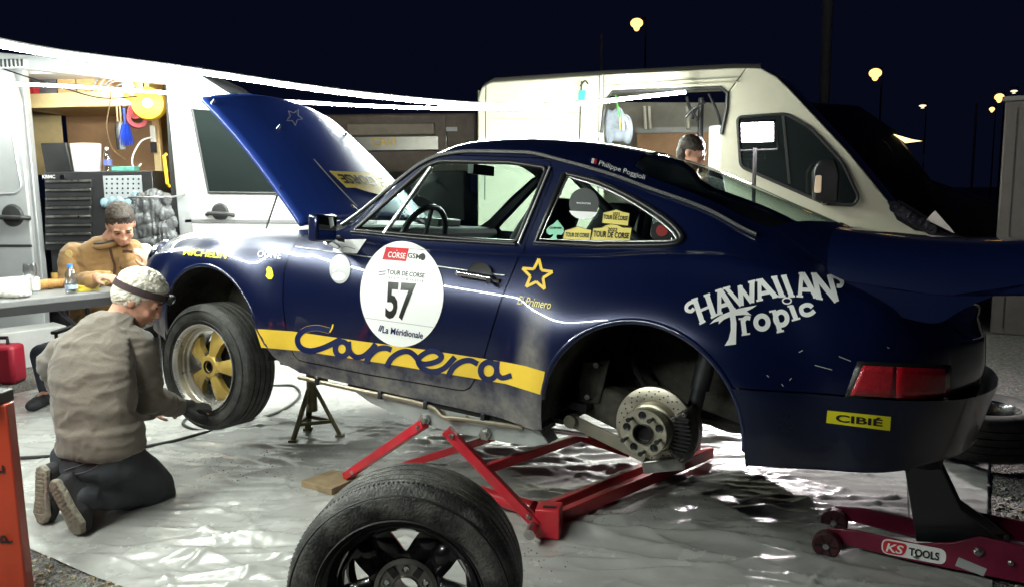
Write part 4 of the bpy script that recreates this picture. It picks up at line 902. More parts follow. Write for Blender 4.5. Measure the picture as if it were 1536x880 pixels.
# ------------------------------------------------------------------ trolley jack
MAR = mat('maroon jack paint', (.16, .008, .035), .35, var=.2, coat=.4, rv=.1)
jw = gnd(1243, 830); jd = (gnd(1500, 880)-jw); jd.z = 0; jd.normalize(); jn = Vector((-jd.y, jd.x, 0))
jack = thing('trolley_jack', 'maroon trolley jack with black lifting arm under the rear bumper', 'trolley jack', jw)
def JP(a, h, s=0): return jw+jd*a+Vector((0, 0, h))+jn*s
for s_ in (0, .24):
    mb = MB(); mb.prism([(-.02, .055), (-.01, .105), (.10, .115), (.30, .105), (.42, .135), (.50, .175), (.68, .165), (.80, .125), (.82, .06), (.75, .03), (.30, .035)], lambda u, v, d: JP(u, v, s_+d), 0, .012); pl = mb.build('side_plate', MAR, jack, bevel=.003)
    for u, v, r in ((.50, .12, .016), (.60, .10, .010), (.30, .06, .008), (.78, .10, .018)):
        mb = MB(); mb.lathe([(0, -.018), (r*.5, -.018), (r*.6, -.012), (r, -.010), (r, 0)], JP(u, v, s_), jn, 12); mb.build('bolt', STEEL, pl)
    mb = MB(); mb.lathe([(.012, -.02), (.02, -.022), (.046, -.024), (.052, -.018), (.052, .018), (.046, .024), (.012, .02)], JP(-.005, .053, s_-.03), jn, 28); wh = mb.build('wheel', mat('red black wheel', (.05, .01, .015), .5, var=.3), jack, smooth=30)
    mb = MB(); mb.lathe([(0, -.03), (.012, -.03), (.013, -.02)], JP(-.005, .053, s_-.03), jn, 12); mb.build('axle_cap', STEEL, wh)
    for k in range(6):
        a = R(60*k); mb = MB(); c_ = JP(-.005, .053, s_-.053); mb.bar(c_+jd*math.cos(a)*.015+Vector((0, 0, math.sin(a)*.015)), c_+jd*math.cos(a)*.043+Vector((0, 0, math.sin(a)*.043)), .006, .008, up=jn); mb.build('wheel_spoke', BLACK, wh)
_d = cray(1386, 694); _q = CP+_d*(.275-CP[2])/_d[2]; armt = c2w(*_q); armb = JP(.40, .15, .12)
mb = MB()
for s_ in (-.06, .06):
    a0, a1 = armb+jn*s_, armt+jn*s_*.75; mb.add([], [])
    pts = [(a0+jd*.06), (a0-jd*.10+Vector((0, 0, -.06))), a1-jd*.06, a1+jd*.055, a1.lerp(a0, .6)+jd*.07, a0+jd*.20+Vector((0, 0, -.02))]
    pts = pts[1:]; mb.add([p for p in pts]+[p+jn*.012 for p in pts], [tuple(range(5)), tuple(range(5, 10))[::-1]]+[(i, (i+1) % 5, 5+(i+1) % 5, 5+i) for i in range(5)])
mb.add([armb+jn*-.06-jd*.13, armb+jn*.06-jd*.13, armt+jn*.045-jd*.054, armt-jn*.045-jd*.054], [(0, 1, 2, 3)])
mb.build('lifting_arm', mat('black jack paint', (.014, .018, .022), .4, var=.2, coat=.3), jack, bevel=.003)
mb = MB(); mb.cyl(armt-Vector((0, 0, .005)), armt+Vector((0, 0, .028)), .055, .06, 24); mb.build('saddle', RUBBER, jack)
mb = MB(); mb.cyl(JP(.58, .09, .12), JP(.82, .10, .12), .04, n=18); mb.cyl(JP(.40, .10, .12), JP(.58, .095, .12), .02, n=14); mb.build('hydraulic_ram', STEEL, jack)
mb = MB(); mb.tube([JP(.78, .14, .12), JP(.86, .30, .12), JP(1.02, .85, .12)], .02, 12); mb.build('pump_handle', BLACK, jack)
mb = MB(); mb.tube([JP(.72, .16, .08), JP(.80, .20, .10), JP(.86, .30, .1)], .008, 8); mb.build('link_rod', CHROME, jack)
for s_ in (-.04, .28):
    mb = MB(); cc = JP(.70, .052, s_); mb.lathe([(.01, -.02), (.045, -.018), (.05, 0), (.045, .018), (.01, .02)], cc, jn, 24); mb.box(cc+Vector((0, 0, .06)), (.03, .05, .05)); mb.cyl(cc+Vector((0, 0, .08)), cc+Vector((0, 0, .12)), .022, n=14); mb.build('castor', DARKMET, jack)
badge = MB(); badge.prism(rnd([(.185, .045), (.40, .045), (.40, .105), (.185, .105)], .028), lambda u, v, d: JP(u, v, -.001-d), 0, .002); bo = badge.build('maker_badge', WHITE, jack)
badge = MB(); badge.prism(rnd([(.19, .05), (.262, .05), (.275, .10), (.19, .10)], .02), lambda u, v, d: JP(u, v, -.0035-d), 0, .001); badge.build('red_panel', REDV, bo)
text3d('KS', JP(.20, .058, -.006), jd, (0, 0, 1), .034, WHITE, 'print', bo, width=.055, bold=.02, lift=0, shear=.2); text3d('TOOLS', JP(.278, .060, -.006), jd, (0, 0, 1), .03, BLACKV, 'print', bo, width=.10, bold=.03, lift=0)
mb = MB(); mb.prism([(.43, .05), (.52, .03), (.53, .06), (.44, .085)], lambda u, v, d: JP(u, v, -.001-d), 0, .001); mb.build('torn_sticker', GREYV, jack)
# ------------------------------------------------------------------ loose wheel in front
wc = atY(604, 880, 2.02); wc.z = .322; wn = Vector((-.06, -1, .06)).normalized()
lw = thing('loose_wheel', 'loose wide black racing wheel standing on the sheet in front of the lift', 'wheel', (wc.x, wc.y, 0))
prof = tyre_prof(.322, .215, .27)
mb = MB(); mb.lathe(prof, wc+Vector((0, .12, 0)), wn, 96); ty = mb.build('tyre', mat('worn tyre', (.020, .020, .020), .58, var=.3, vs=20, bump=.5, bs=150, dust=((.26, .25, .23), .75, 6)), lw, smooth=35)
oc = wc+Vector((0, .12, 0)); ax = wn; uu = Vector((0, 0, 1)); uu = (uu-ax*uu.dot(ax)).normalized(); ww = ax.cross(uu)
mb = MB()
for k in range(150):                                       # sipe cuts across the tread ribs
    for j in range(4):
        a = 2*math.pi*(k+.5*(j % 2))/150; h = (-.36+.32*j)*.145+.002; c = oc+ax*h+(uu*math.cos(a)+ww*math.sin(a))*.3215; tdir = (-uu*math.sin(a)+ww*math.cos(a)); mb.bar(c-ax*.007, c+ax*.007, .003, .002, up=(c-oc-ax*h))
sp_ = mb.build('tread_sipes', BLACK, ty, fixn=False); sp_['kind'] = 'stuff'
for r in (.232, .30):
    mb = MB(); mb.lathe([(r-.003, .1435), (r, .148), (r+.003, .1435)], oc, ax, 80); mb.build('sidewall_rib', RUBBER, ty)
GB = mat('gloss black wheel', (.008, .008, .009), .25, var=.1, coat=.6)
mb = MB(); mb.lathe([(.19, -.13), (.222, -.14), (.205, -.11), (.19, -.06), (.186, .04), (.192, .10), (.205, .118), (.214, .128), (.219, .132), (.219, .122)], oc, ax, 72); mb.build('rim', GB, lw, smooth=35)
def WP(r, a, h): return oc+ax*h+(uu*math.cos(a)+ww*math.sin(a))*r
fd = MB(); ns = 5
for k in range(ns):                                        # disc face with five triangular windows
    a0 = 2*math.pi*k/ns; step = 2*math.pi/ns
    A = [WP(.188, a0+step*t, .05+.0) for t in np.linspace(-.5, .5, 13)]; inner = [WP(.085, a0+step*t, .035) for t in np.linspace(-.5, .5, 13)]
    hole = [WP(.174, a0-.25, .048), WP(.179, a0, .048), WP(.174, a0+.25, .048), WP(.146, a0+.17, .044), WP(.112, a0+.04, .04), WP(.108, a0, .04), WP(.112, a0-.04, .04), WP(.146, a0-.17, .044)]
    o_ = len(fd.v); fd.add(A+inner+hole, []); H0 = 26
    def T(*i): fd.f.append(tuple(o_+q for q in i)); fd.mi.append(0)
    for i in range(0, 3): T(i, i+1, H0 if i > 1 else H0)
    for i in range(3, 6): T(i, i+1, H0+1 if i >= 5 else H0)
    T(6, H0+1, H0) if False else None
    for i in range(6, 9): T(i, i+1, H0+2 if i > 6 else H0+1)
    for i in range(9, 12): T(i, i+1, H0+2)
    T(5, H0+1, H0); T(7, H0+2, H0+1)
    T(0, H0, H0+7); T(0, H0+7, 13); T(13, H0+7, H0+6); T(13, H0+6, 15)
    for i in (13, 14): T(i, i+1, H0+6)
    for i in (15, 16, 17, 18): T(i, i+1, H0+5)
    T(15, H0+5, H0+6)
    for i in (19, 20, 21, 22): T(i, i+1, H0+4 if i > 19 else H0+5)
    T(20, H0+4, H0+5)
    for i in (23, 24): T(i, i+1, H0+4)
    T(12, 25, H0+3); T(25, H0+4, H0+3); T(12, H0+3, H0+2)
fd.build('disc_face', GB, lw, smooth=30, solid=.014)
mb = MB(); mb.lathe([(.088, .034), (.090, .046), (.078, .050), (.074, .040), (.040, .040), (.036, .048), (.034, .02), (.034, -.05)], oc, ax, 48); hb = mb.build('hub_centre', mat('hub alloy', (.30, .29, .27), .35, .9, var=.15), lw, smooth=30)
for k in range(5):
    a = 2*math.pi*(k+.0)/5; mb = MB(); mb.lathe([(.0, .0), (.006, .0), (.010, .006), (.011, 0)], WP(.058, a, .0405), ax, 14); mb.build('bolt_hole', CHROME, hb)
    a += math.pi/5; mb = MB(); mb.bar(WP(.045, a, .042), WP(.074, a, .044), .02, .008, up=ax); mb.build('rib', GB, hb)
# ------------------------------------------------------------------ plank, hose, trestle
pk = [gnd(452, 733), gnd(498, 746), gnd(545, 724), gnd(500, 716)]
WOOD = mat('weathered plank', (.30, .22, .13), .75, var=.3, vs=12, bump=.3, bs=40)
mb = MB(); z0 = .03; mb.add([p+Vector((0, 0, .010)) for p in pk]+[p+Vector((0, 0, .044)) for p in pk], [(0,3,2,1),(4,5,6,7),(0,1,5,4),(1,2,6,5),(2,3,7,6),(3,0,4,7)]); tag(mb.build('wood_block', WOOD, bevel=.003), 'short weathered wooden plank lying on the sheet behind the loose wheel', 'plank')
HOSE = mat('black rubber hose', (.02, .02, .02), .5, var=.2)
hp_ = [gnd(x, y)+Vector((0, 0, .02)) for x, y in ((20, 692), (90, 688), (160, 683), (240, 670), (300, 655), (335, 645), (300, 650), (275, 640), (290, 630), (340, 640), (400, 628), (435, 612), (450, 595), (440, 582), (410, 582))]
mb = MB(); mb.tube(bez(hp_, 8), .009, 8); tag(mb.build('air_hose', HOSE), 'black air hose trailing across the sheet past the front wheel', 'hose')
OR = mat('orange red trestle paint', (.42, .045, .018), .42, var=.15, coat=.3, rv=.1)
tb = gnd(28, 893); tr_ = thing('folding_trestle', 'orange red metal folding trestle standing on the gravel', 'trestle', tb)
tt = atY(-6, 604, tb.y); 
tb2 = gnd(-125, 890)
mb = MB(); mb.bar(tb+Vector((-.004, 0, 0)), tt, .10, .05, up=(0, 1, 0)); leg1 = mb.build('leg', OR, tr_, bevel=.006)
mb = MB(); mb.bar(Vector((tb.x-.35, tb.y+.45, 0)), tt+Vector((-.10, .12, 0)), .10, .05, up=(0, 1, 0)); mb.build('leg', OR, tr_, bevel=.006)
lm = tb.lerp(tt, .36); mb = MB(); mb.bar(lm+Vector((-.03, .03, 0)), lm+Vector((-.45, .10, -.38)), .07, .03, up=(0, 1, 0)); mb.build('brace', OR, tr_, bevel=.004)
mb = MB(); mb.bar(tt+Vector((.03, -.01, .018)), tt+Vector((-.9, .02, .018)), .13, .045); mb.build('top_beam', BLACK, tr_, bevel=.006)
ld = (tt-tb).normalized()
for s, k in (('L', .66), ('P', .30)):
    text3d(s, tb.lerp(tt, k)+Vector((.02, -.0285, 0)), ld, Vector((-1, 0, 0)), .045, BLACKV, 'print', leg1, bold=.02, lift=.001, flipn=1)
def folds(o, amp, sc, seed=0, stretch=(1, 1, .4)):
    me = o.data; nr = [v.normal.copy() for v in me.vertices]; of = Vector((seed*7.3, seed*3.1, seed))
    for v, n in zip(me.vertices, nr):
        p = Vector((v.co.x*stretch[0], v.co.y*stretch[1], v.co.z*stretch[2]))*sc+of
        q = noise.noise(p+Vector((noise.noise(p*.7), noise.noise(p*.7+Vector((9, 1, 4))), 0))*1.3); v.co = v.co+n*amp*(1-2.2*abs(q))
    me.update(); return o
# ================================================================== SILVER VAN (left), side towards us
VY = 6.8
SILV = mat('silver van paint', (.50, .51, .53), .30, .35, var=.05, coat=.7)
WHT = mat('white van paint', (.62, .63, .63), .32, var=.04, coat=.7)
VDARK = mat('dark van trim', (.03, .03, .032), .5, var=.2)
VGLASS = mat('dark tinted van glass', (.012, .016, .016), .04, var=0, spec=.8)
PLY = mat('plywood lining', (.50, .33, .16), .6, var=.2, vs=5, bump=.1)
PLY2 = mat('pale plywood', (.62, .46, .24), .6, var=.15, vs=6)
BRN = mat('brown hardboard', (.34, .19, .10), .7, var=.2, vs=4)
van = thing('panel_van', 'silver panel van with its side door slid open on a workshop interior', 'van', (atY(160, 400, VY).x, VY+1, 0))
def VP(x, y, d=0): return atY(x, y, VY)+Vector((0, d, 0))
def pprism(pts, name, m, parent, d0, d1, bevel=.006, pf=None):
    pf = pf or VP; mb = MB(); mb.prism(pts, lambda u, v, d: pf(u, v, d), d0, d1); return mb.build(name, m, parent, bevel=bevel)
def pbox(name, x0, y0, x1, y1, Y, dep, m, parent, bevel=.004):
    a, b = atY(x0, y0, Y), atY(x1, y1, Y); return MB().box(((a.x+b.x)/2, Y+dep/2, (a.z+b.z)/2), (abs(b.x-a.x), dep, abs(a.z-b.z))).build(name, m, parent, bevel=bevel)
B = VP(0, 300).z
# shell pieces round the door opening
pprism([(-330, 62), (-60, 74), (60, 84), (200, 92), (262, 98), (300, 112), (346, 142), (262, 142), (256, 128), (40, 104), (-60, 98), (-330, 98)], 'roof_side', SILV, van, 0, .10)
pprism([(-330, 98), (-60, 98), (32, 103), (36, 150), (62, 420), (66, 500), (-330, 510)], 'rear_side', SILV, van, .02, .10)
pprism([(248, 100), (262, 96), (268, 150), (300, 420), (304, 520), (286, 520), (262, 250)], 'door_pillar', SILV, van, -.02, .10)
pprism([(244, 105), (250, 102), (264, 260), (288, 520), (270, 520), (254, 280)], 'door_seal', VDARK, van, .02, .12)
fdp = [(267, 143), (300, 140), (346, 144), (420, 205), (500, 285), (560, 320), (575, 500), (306, 516), (300, 420), (283, 280)]
fdo = pprism(fdp, 'front_door', WHT, van, -.01, .07)
wo = pprism([(289, 164), (342, 168), (395, 205), (470, 283), (478, 291), (314, 289)], 'door_window', VGLASS, fdo, -.016, -.008)
mb = MB(); mb.tube([VP(x, y, -.018) for x, y in ((289, 164), (342, 168), (395, 205), (472, 284), (478, 291), (314, 289))], .012, 6, closed=True); mb.build('window_seal', VDARK, fdo)
pprism([(278, 329), (566, 331), (566, 336), (279, 334)], 'trim_line', mat('grey trim line', (.2, .2, .21), .5), fdo, -.02, -.009, .002)
mb = MB(); mb.tube([VP(312, 322, -.02), VP(316, 320, -.06), VP(346, 321, -.06), VP(352, 323, -.02)], .018, 10); mb.lathe([(.0, -.02), (.06, -.016), (.075, .0)], VP(331, 318, -.012), (0, 1, 0), 20); mb.build('door_handle', VDARK, fdo)
pprism([(410, 168), (414, 168), (434, 288), (430, 288)], 'window_divider', VDARK, fdo, -.022, -.012, .001)
# nose and cab bulk beyond the door (seen past the raised hood)
prof = [VP(x, y) for x, y in ((262, 100), (300, 113), (346, 143), (520, 300), (640, 330), (668, 380), (668, 500), (300, 516), (262, 300))]; n_ = len(prof)
mb = MB(); mb.add([p+Vector((0, .08, 0)) for p in prof]+[p+Vector((0, 1.95, 0)) for p in prof], [tuple(range(n_))[::-1], tuple(range(n_, 2*n_))]+[(i, (i+1) % n_, n_+(i+1) % n_, n_+i) for i in range(n_)]); mb.build('cab', SILV, van, bevel=.03)
mb = MB(); mb.grid([[p+Vector((.012, d, .012)) for d in (.16, 1.0, 1.87)] for p in (prof[1].lerp(prof[2], .8), prof[2], prof[2].lerp(prof[3], .95))]); mb.build('windscreen', VGLASS, van)
mb = MB(); mb.grid([[VP(x, y)+Vector((0, d, h)) for d, h in ((.05, 0), (.3, .03), (1.0, .05), (1.7, .03), (1.95, 0))] for x, y in ((-330, 64), (-60, 76), (60, 86), (200, 94), (262, 100))]); mb.build('roof', SILV, van)
# slid-back door, standing proud of the side
sd = pprism(rnd([(-230, 92), (22, 104), (36, 150), (62, 418), (-230, 430)], 8), 'sliding_door', SILV, van, -.08, -.015, .012)
mb = MB(); mb.tube([VP(x, y, -.083) for x, y in rnd([(-200, 140), (8, 142), (22, 168), (41, 280), (34, 290), (-200, 300)], 12)], .010, 6, closed=True); mb.build('panel_crease', SILV, sd)
mb = MB(); mb.tube([VP(0, 326, -.08), VP(4, 325, -.13), VP(46, 326, -.13), VP(54, 327, -.08)], .020, 10); mb.lathe([(0, -.03), (.08, -.02), (.095, 0)], VP(28, 323, -.08), (0, 1, 0), 20); mb.build('door_handle', VDARK, sd)
pprism([(-230, 366), (56, 366), (57, 370), (-230, 370)], 'panel_crease', VDARK, sd, -.083, -.079, .001)
# inside of the van
fz = .62; xl, xr = VP(-40, 300).x, VP(262, 300).x
mb = MB(); mb.box(((xl+xr)/2+.1, VY+1.0, fz-.03), (xr-xl-.1, 1.75, .06)); mb.build('load_floor', PLY, van)
mb = MB(); mb.box(((xl+xr)/2, VY+1.85, 1.5), (xr-xl+.3, .04, 1.75)); mb.build('back_lining', PLY2, van)
mb = MB(); mb.box(((xl+xr)/2, VY+1.0, 2.46), (xr-xl+.1, 1.7, .03)); mb.build('ceiling_lining', mat('white ceiling lining', (.6, .6, .58), .6), van)
mb = MB(); mb.box((xr-.03, VY+1.02, 1.5), (.04, 1.65, 1.75)); mb.build('bulkhead', PLY, van)
pbox('hardboard_panel', 97, 158, 240, 330, VY+1.2, .02, BRN, van)
pbox('ply_panel', 36, 160, 98, 262, VY+1.1, .02, PLY2, van)
pbox('upright_batten', 226, 165, 246, 300, VY+.62, .05, PLY2, van)
# overhead shelf with lip
a, b = atY(28, 156, VY+.35), atY(236, 146, VY+.35)
mb = MB(); mb.box(((a.x+b.x)/2, VY+.85, a.z-.02), (b.x-a.x+.1, 1.0, .025)); shf = mb.build('shelf', PLY2, van)
mb = MB(); mb.box(((a.x+b.x)/2, VY+.34, a.z+.03), (b.x-a.x+.1, .022, .12), Matrix.Rotation(R(-1.2), 3, 'Y')); mb.build('shelf_lip', PLY2, shf)
def item(name, label, cat, x0, y0, x1, y1, Y, dep, m, bevel=.006, group=None):
    o = pbox(name, x0, y0, x1, y1, Y, dep, m, None, bevel); tag(o, label, cat, group); return o
CARD = mat('cardboard', (.48, .31, .15), .8, var=.12, vs=10)
shz = a.z-.008
def onshelf(name, label, cat, x0, x1, ytop, Y, dep, m):
    p, q = atY(x0, ytop, Y), atY(x1, ytop, Y); h = p.z-shz
    mb = MB(); mb.box(((p.x+q.x)/2, Y+dep/2, shz+h/2+.001), (q.x-p.x, dep, h)); mb.box(((p.x+q.x)/2, Y-.001, shz+h*.5), ((q.x-p.x)*.14, .003, h*.98)); return tag(mb.build(name, m, bevel=.004), label, cat)
onshelf('cardboard_box', 'tall cardboard box at the open end of the van shelf', 'box', 84, 110, 101, VY+.5, .3, CARD)
onshelf('cardboard_box', 'wide cardboard carton in the middle of the van shelf', 'box', 113, 160, 102, VY+.5, .4, CARD)
onshelf('cardboard_box', 'yellowed cardboard carton beside the hose reel on the van shelf', 'box', 194, 222, 108, VY+.55, .3, mat('yellowed carton', (.60, .44, .18), .8, var=.1))
onshelf('tool_case', 'dark tool case on the van shelf next to the cartons', 'case', 46, 82, 104, VY+.5, .3, mat('dark tool case', (.10, .10, .11), .5, var=.3))
onshelf('red_cloth_bundle', 'red cloth bundle at the edge of the van shelf', 'cloth', 33, 50, 128, VY+.42, .12, mat('red cloth', (.42, .02, .03), .8, var=.3, bump=.5, bs=40))
mb = MB(); rg = random.Random(2)
p0 = atY(150, 128, VY+.46)
for k in range(7):
    r = .07+.012*k; c = p0+Vector((rg.uniform(0, .25), rg.uniform(-.02, .03), 0)); c.z = shz+r+.012; mb.tube([c+Vector((r*math.cos(t)*1.2, .02*math.sin(3*t), r*math.sin(t)*.8)) for t in np.linspace(0, 6.28, 26)[:-1]], .006, 6, closed=True)
o = mb.build('cable_coils', mat('grey blue cable', (.25, .32, .40), .5, var=.3)); tag(o, 'tangle of grey and blue cables coiled on the van shelf', 'cable coil', kind='stuff')
c = atY(190, 131, VY+.22); bu = thing('bulb', 'bare bright bulb hanging beside the yellow reel', 'bulb', c, None)
mb = MB(); mb.ball(c, (.028, .028, .034), 10); mb.build('globe', emis('warm bulb', (1., .88, .68), 260), bu); mb = MB(); mb.cyl(c+Vector((0, 0, .03)), c+Vector((0, 0, .09)), .018, .014, 12); mb.build('socket', BLACK, bu)
# hose reel, brush, power strip, hanging tools
rc = atY(224, 156, VY+.18); rl = thing('hose_reel', 'yellow plastic cable reel hanging at the van door edge', 'cable reel', rc)
YR = mat('yellow plastic', (.75, .47, .015), .4, var=.08)
mb = MB(); mb.lathe([(.045, -.06), (.11, -.065), (.135, -.05), (.14, -.02), (.14, .03), (.13, .055), (.05, .06)], rc, (.15, -1, 0), 40); mb.build('casing', YR, rl)
mb = MB(); mb.lathe([(0, .066), (.04, .066), (.045, .055)], rc, (.15, -1, 0), 28); mb.build('hub_label', WHITE, rl)
mb = MB(); mb.box(rc+Vector((-.15, .0, .05)), (.13, .05, .06), Matrix.Rotation(R(25), 3, 'Y')); mb.build('bracket', YR, rl, bevel=.01)
mb = MB(); mb.cyl(rc+Vector((-.05, .02, .08)), rc+Vector((-.05, .02, .25)), .010, n=8); mb.build('hanger', BLACK, rl)
mb = MB(); c = atY(206, 178, VY+.30); mb.lathe([(.05, -.03), (.085, -.035), (.09, 0), (.085, .035), (.05, .03), (.05, -.03)], c, (.5, -1, .1), 30); mb.lathe([(0, -.025), (.06, -.028), (.06, .028), (0, .025)], c+Vector((-.02, 0, .05)), (.5, -1, .1), 24); o = mb.build('red_cord_reel', [mat('dark red plastic', (.22, .015, .03), .4, var=.2)]); tag(o, 'dark red cord winder hanging under the yellow reel', 'cord reel')
c = atY(187, 178, VY+.30); br_ = thing('hanging_brush', 'blue bristled hand brush hanging inside the van', 'brush', c)
mb = MB(); mb.cyl(c+Vector((0, 0, .09)), c+Vector((0, 0, -.06)), .012, n=10); mb.build('handle', mat('blue handle', (.02, .05, .35), .5), br_)
mb = MB(); rg = random.Random(4)
for k in range(90):
    a_ = rg.uniform(0, 6.28); r = rg.uniform(0, .03); q = c+Vector((r*math.cos(a_), r*math.sin(a_), -.05)); mb.tube([q, q+Vector((r*math.cos(a_)*1.1, r*math.sin(a_), -rg.uniform(.12, .19)))], .003, 3, cap=False)
mb.build('bristles', mat('blue bristles', (.015, .06, .50), .6), br_, fixn=False)['kind'] = 'stuff'
for i, (x, m_, lb) in enumerate(((176, BLACK, 'black'), (181, mat('grey bristles', (.2, .2, .21), .6), 'grey'))):
    c = atY(x, 176, VY+.34); t_ = thing('hanging_brush', lb+' handled round brush hanging beside the blue one', 'brush', c, 'brushes hanging in the van')
    mb = MB(); mb.cyl(c+Vector((0, 0, .10)), c+Vector((0, 0, -.05)), .008, n=8); mb.build('handle', WOOD, t_)
    mb = MB(); mb.tube([c+Vector((0, 0, -.04)), c+Vector((0, 0, -.10)), c+Vector((0, 0, -.28))], [.016, .03, .024], 10); mb.build('bristles', m_, t_)
o = pbox('power_strip', 224, 188, 234, 213, VY+.58, .03, WHITE, None); tag(o, 'white power strip on the wooden upright inside the van', 'power strip')
o = pbox('battery_charger', 225, 214, 234, 229, VY+.57, .03, BLACK, None); tag(o, 'small black charger below the white power strip', 'charger')
mb = MB(); mb.tube(bez([atY(228, 206, VY+.55), atY(212, 212, VY+.45), atY(200, 232, VY+.4), atY(199, 248, VY+.4), atY(205, 253, VY+.4), atY(212, 246, VY+.4)], 8), .008, 6); tag(mb.build('mains_lead', WHITE), 'white power cord drooping from the power strip to the cabinet', 'cord')
mb = MB(); mb.tube(bez([atY(168, 128, VY+.2), atY(164, 160, VY+.2), atY(160, 190, VY+.2), atY(168, 222, VY+.25), atY(188, 240, VY+.3)], 8), .005, 6); tag(mb.build('brown_cable', mat('brown cable', (.12, .07, .03), .6)), 'thin brown cable hanging down the van lining', 'cable')
mb = MB(); mb.tube(bez([atY(-20, 95, VY-.1), atY(30, 112, VY-.1), atY(88, 130, VY-.1), atY(150, 147, VY-.05), atY(205, 145, VY+.1)], 8), .006, 6); tag(mb.build('black_cable', BLACK), 'black cable slung across the open van doorway', 'cable')
hl_ = atY(12, 96, VY-.3); w_ = thing('led_bar_housing', 'grey ribbed lamp bar fixed at the top of the van door', 'lamp bar', hl_)
mb = MB(); mb.box(hl_, (.30, .06, .07)); mb.build('housing', SILV, w_, bevel=.01)
for k in range(9):
    mb = MB(); mb.box(hl_+Vector((-.13+.0325*k, -.034, 0)), (.012, .012, .06)); mb.build('fin', VDARK, w_)
# tool cabinet
CAB = mat('black tool cabinet', (.022, .022, .024), .38, var=.1, coat=.2)
CY = VY+.06
cab = thing('tool_cabinet', 'black roller tool cabinet with drawers standing in the van doorway', 'tool cabinet', (atY(140, 300, CY).x, CY+.2, fz))
q0, q1 = atY(62, 258, CY), atY(226, 258, CY)
mb = MB(); mb.box(((q0.x+q1.x)/2, CY+.28, (q0.z+fz)/2), (q1.x-q0.x, .5, q0.z-fz)); mb.build('carcass', CAB, cab, bevel=.008)
for k in range(8):
    y0 = 271+k*13.2; o = pbox('drawer', 67, y0, 137, y0+11.4, CY+.006, .03, CAB, cab, .002)
    pbox('drawer_pull', 68, y0, 136, y0+2.2, CY-.006, .012, STEEL, o, .001)
pbox('pegboard', 154, 264, 214, 298, CY+.022, .012, mat('grey pegboard', (.30, .32, .34), .45), cab, .002)
mb = MB()
for i in range(7):
    for j in range(4):
        p = atY(160+8*i, 269+7*j, CY+.021); mb.lathe([(0, 0), (.009, .001)], p, (0, -1, 0), 8)
k_ = mb.build('peg_holes', BLACK, cab); k_['kind'] = 'stuff'
p = atY(93, 266, CY-.004); mb = MB(); mb.cyl(p, p+Vector((0, .03, 0)), .02, n=16); mb.build('lock', CHROME, cab)
text3d('KRMC', atY(64, 268, CY+.02), (1, 0, 0), (0, 0, 1), .03, WHITE, 'print', cab, lift=.002)
ctop = q0.z
def ontop(x, Y): p = atY(x, 250, Y); return Vector((p.x, Y, ctop+.001))
c = ontop(131, CY+.16); mb = MB(); mb.lathe([(0, 0), (.105, 0), (.107, .01), (.122, .235), (.119, .238), (.116, .2), (0, .2)], c, (0, 0, 1), 40); tag(mb.build('paper_roll', mat('white tissue', (.80, .79, .76), .8, var=.04)), 'big white bucket of wipes on top of the tool cabinet', 'bucket')
c = ontop(162, CY+.14); bt = thing('water_bottle', 'clear water bottle with white cap on the tool cabinet', 'bottle', c)
mb = MB(); mb.lathe([(0, 0), (.034, 0), (.036, .01), (.035, .12), (.03, .15), (.013, .175), (.013, .19)], c, (0, 0, 1), 20); mb.build('bottle_body', glass('bottle glass', (.85, .88, .92), .4), bt)
mb = MB(); mb.cyl(c+Vector((0, 0, .185)), c+Vector((0, 0, .205)), .015, n=14); mb.build('cap', WHITE, bt); mb = MB(); mb.lathe([(.0365, .05), (.0365, .10)], c, (0, 0, 1), 20); mb.build('label_band', mat('blue print band', (.1, .12, .4), .5), bt)
o = pprism([(48, 214), (87, 213), (96, 257), (56, 258)], 'tool_case', BLACK, None, .12, .16); tag(o, 'open black tool case lid standing on the tool cabinet', 'case lid')
c = ontop(104, CY+.2); mb = MB(); mb.ball(c+Vector((0, 0, .03)), (.07, .05, .03), 8); mb.ball(c+Vector((-.07, .02, .02)), (.06, .05, .02), 8); tag(mb.build('cloth_rag', mat('red white rag', (.5, .12, .12), .8, var=.6, vs=25)), 'crumpled red and white rag on the tool cabinet', 'rag')
c = ontop(188, CY+.18); mb = MB(); mb.box(c+Vector((0, 0, .02)), (.20, .10, .04)); tag(mb.build('marker_tray', mat('green tray', (.10, .35, .28), .5, var=.5, vs=40), bevel=.006), 'low green tray of bits on the tool cabinet', 'tray')
# blue respirator masks and bin bag beside the cabinet
c = atY(176, 300, CY-.02); mb = MB()
for k in range(5): mb.ball(c+Vector((-.12+.07*k, rg.uniform(-.02, .02), rg.uniform(-.04, .04))), (.036, .03, .045), 8)
tag(remesh(mb.build('blue_glove_bag', mat('pale blue plastic', (.20, .30, .36), .35, var=.4, vs=20, bump=.4, bs=40)), .012, 3), 'bunch of pale blue plastic bags on the cabinet pegboard', 'plastic bags')
bgc = atY(228, 330, VY-.18); bb = thing('bin_bag', 'grey translucent bin bag hanging from a hoop by the van door', 'bin bag', (bgc.x, bgc.y, bgc.z-.4))
mb = MB(); zt0 = atY(228, 296, VY-.18).z
for k in range(22):
    t = k/21; a_ = k*2.4; r = .10+.035*math.sin(t*3.1); mb.ball((bgc.x+.055*math.cos(a_), bgc.y+.03*math.sin(a_), zt0-.02-t*.5), (r, r*.6, .07), 8)
folds(folds(remesh(mb.build('bag', mat('grey bag film', (.085, .088, .095), .2, var=.4, vs=14, spec=.7, bump=.6, bs=45), bb), .009, 1), .024, 13, 3, (1.6, 1, .22)), .008, 30, 8, (1.5, 1, .3))
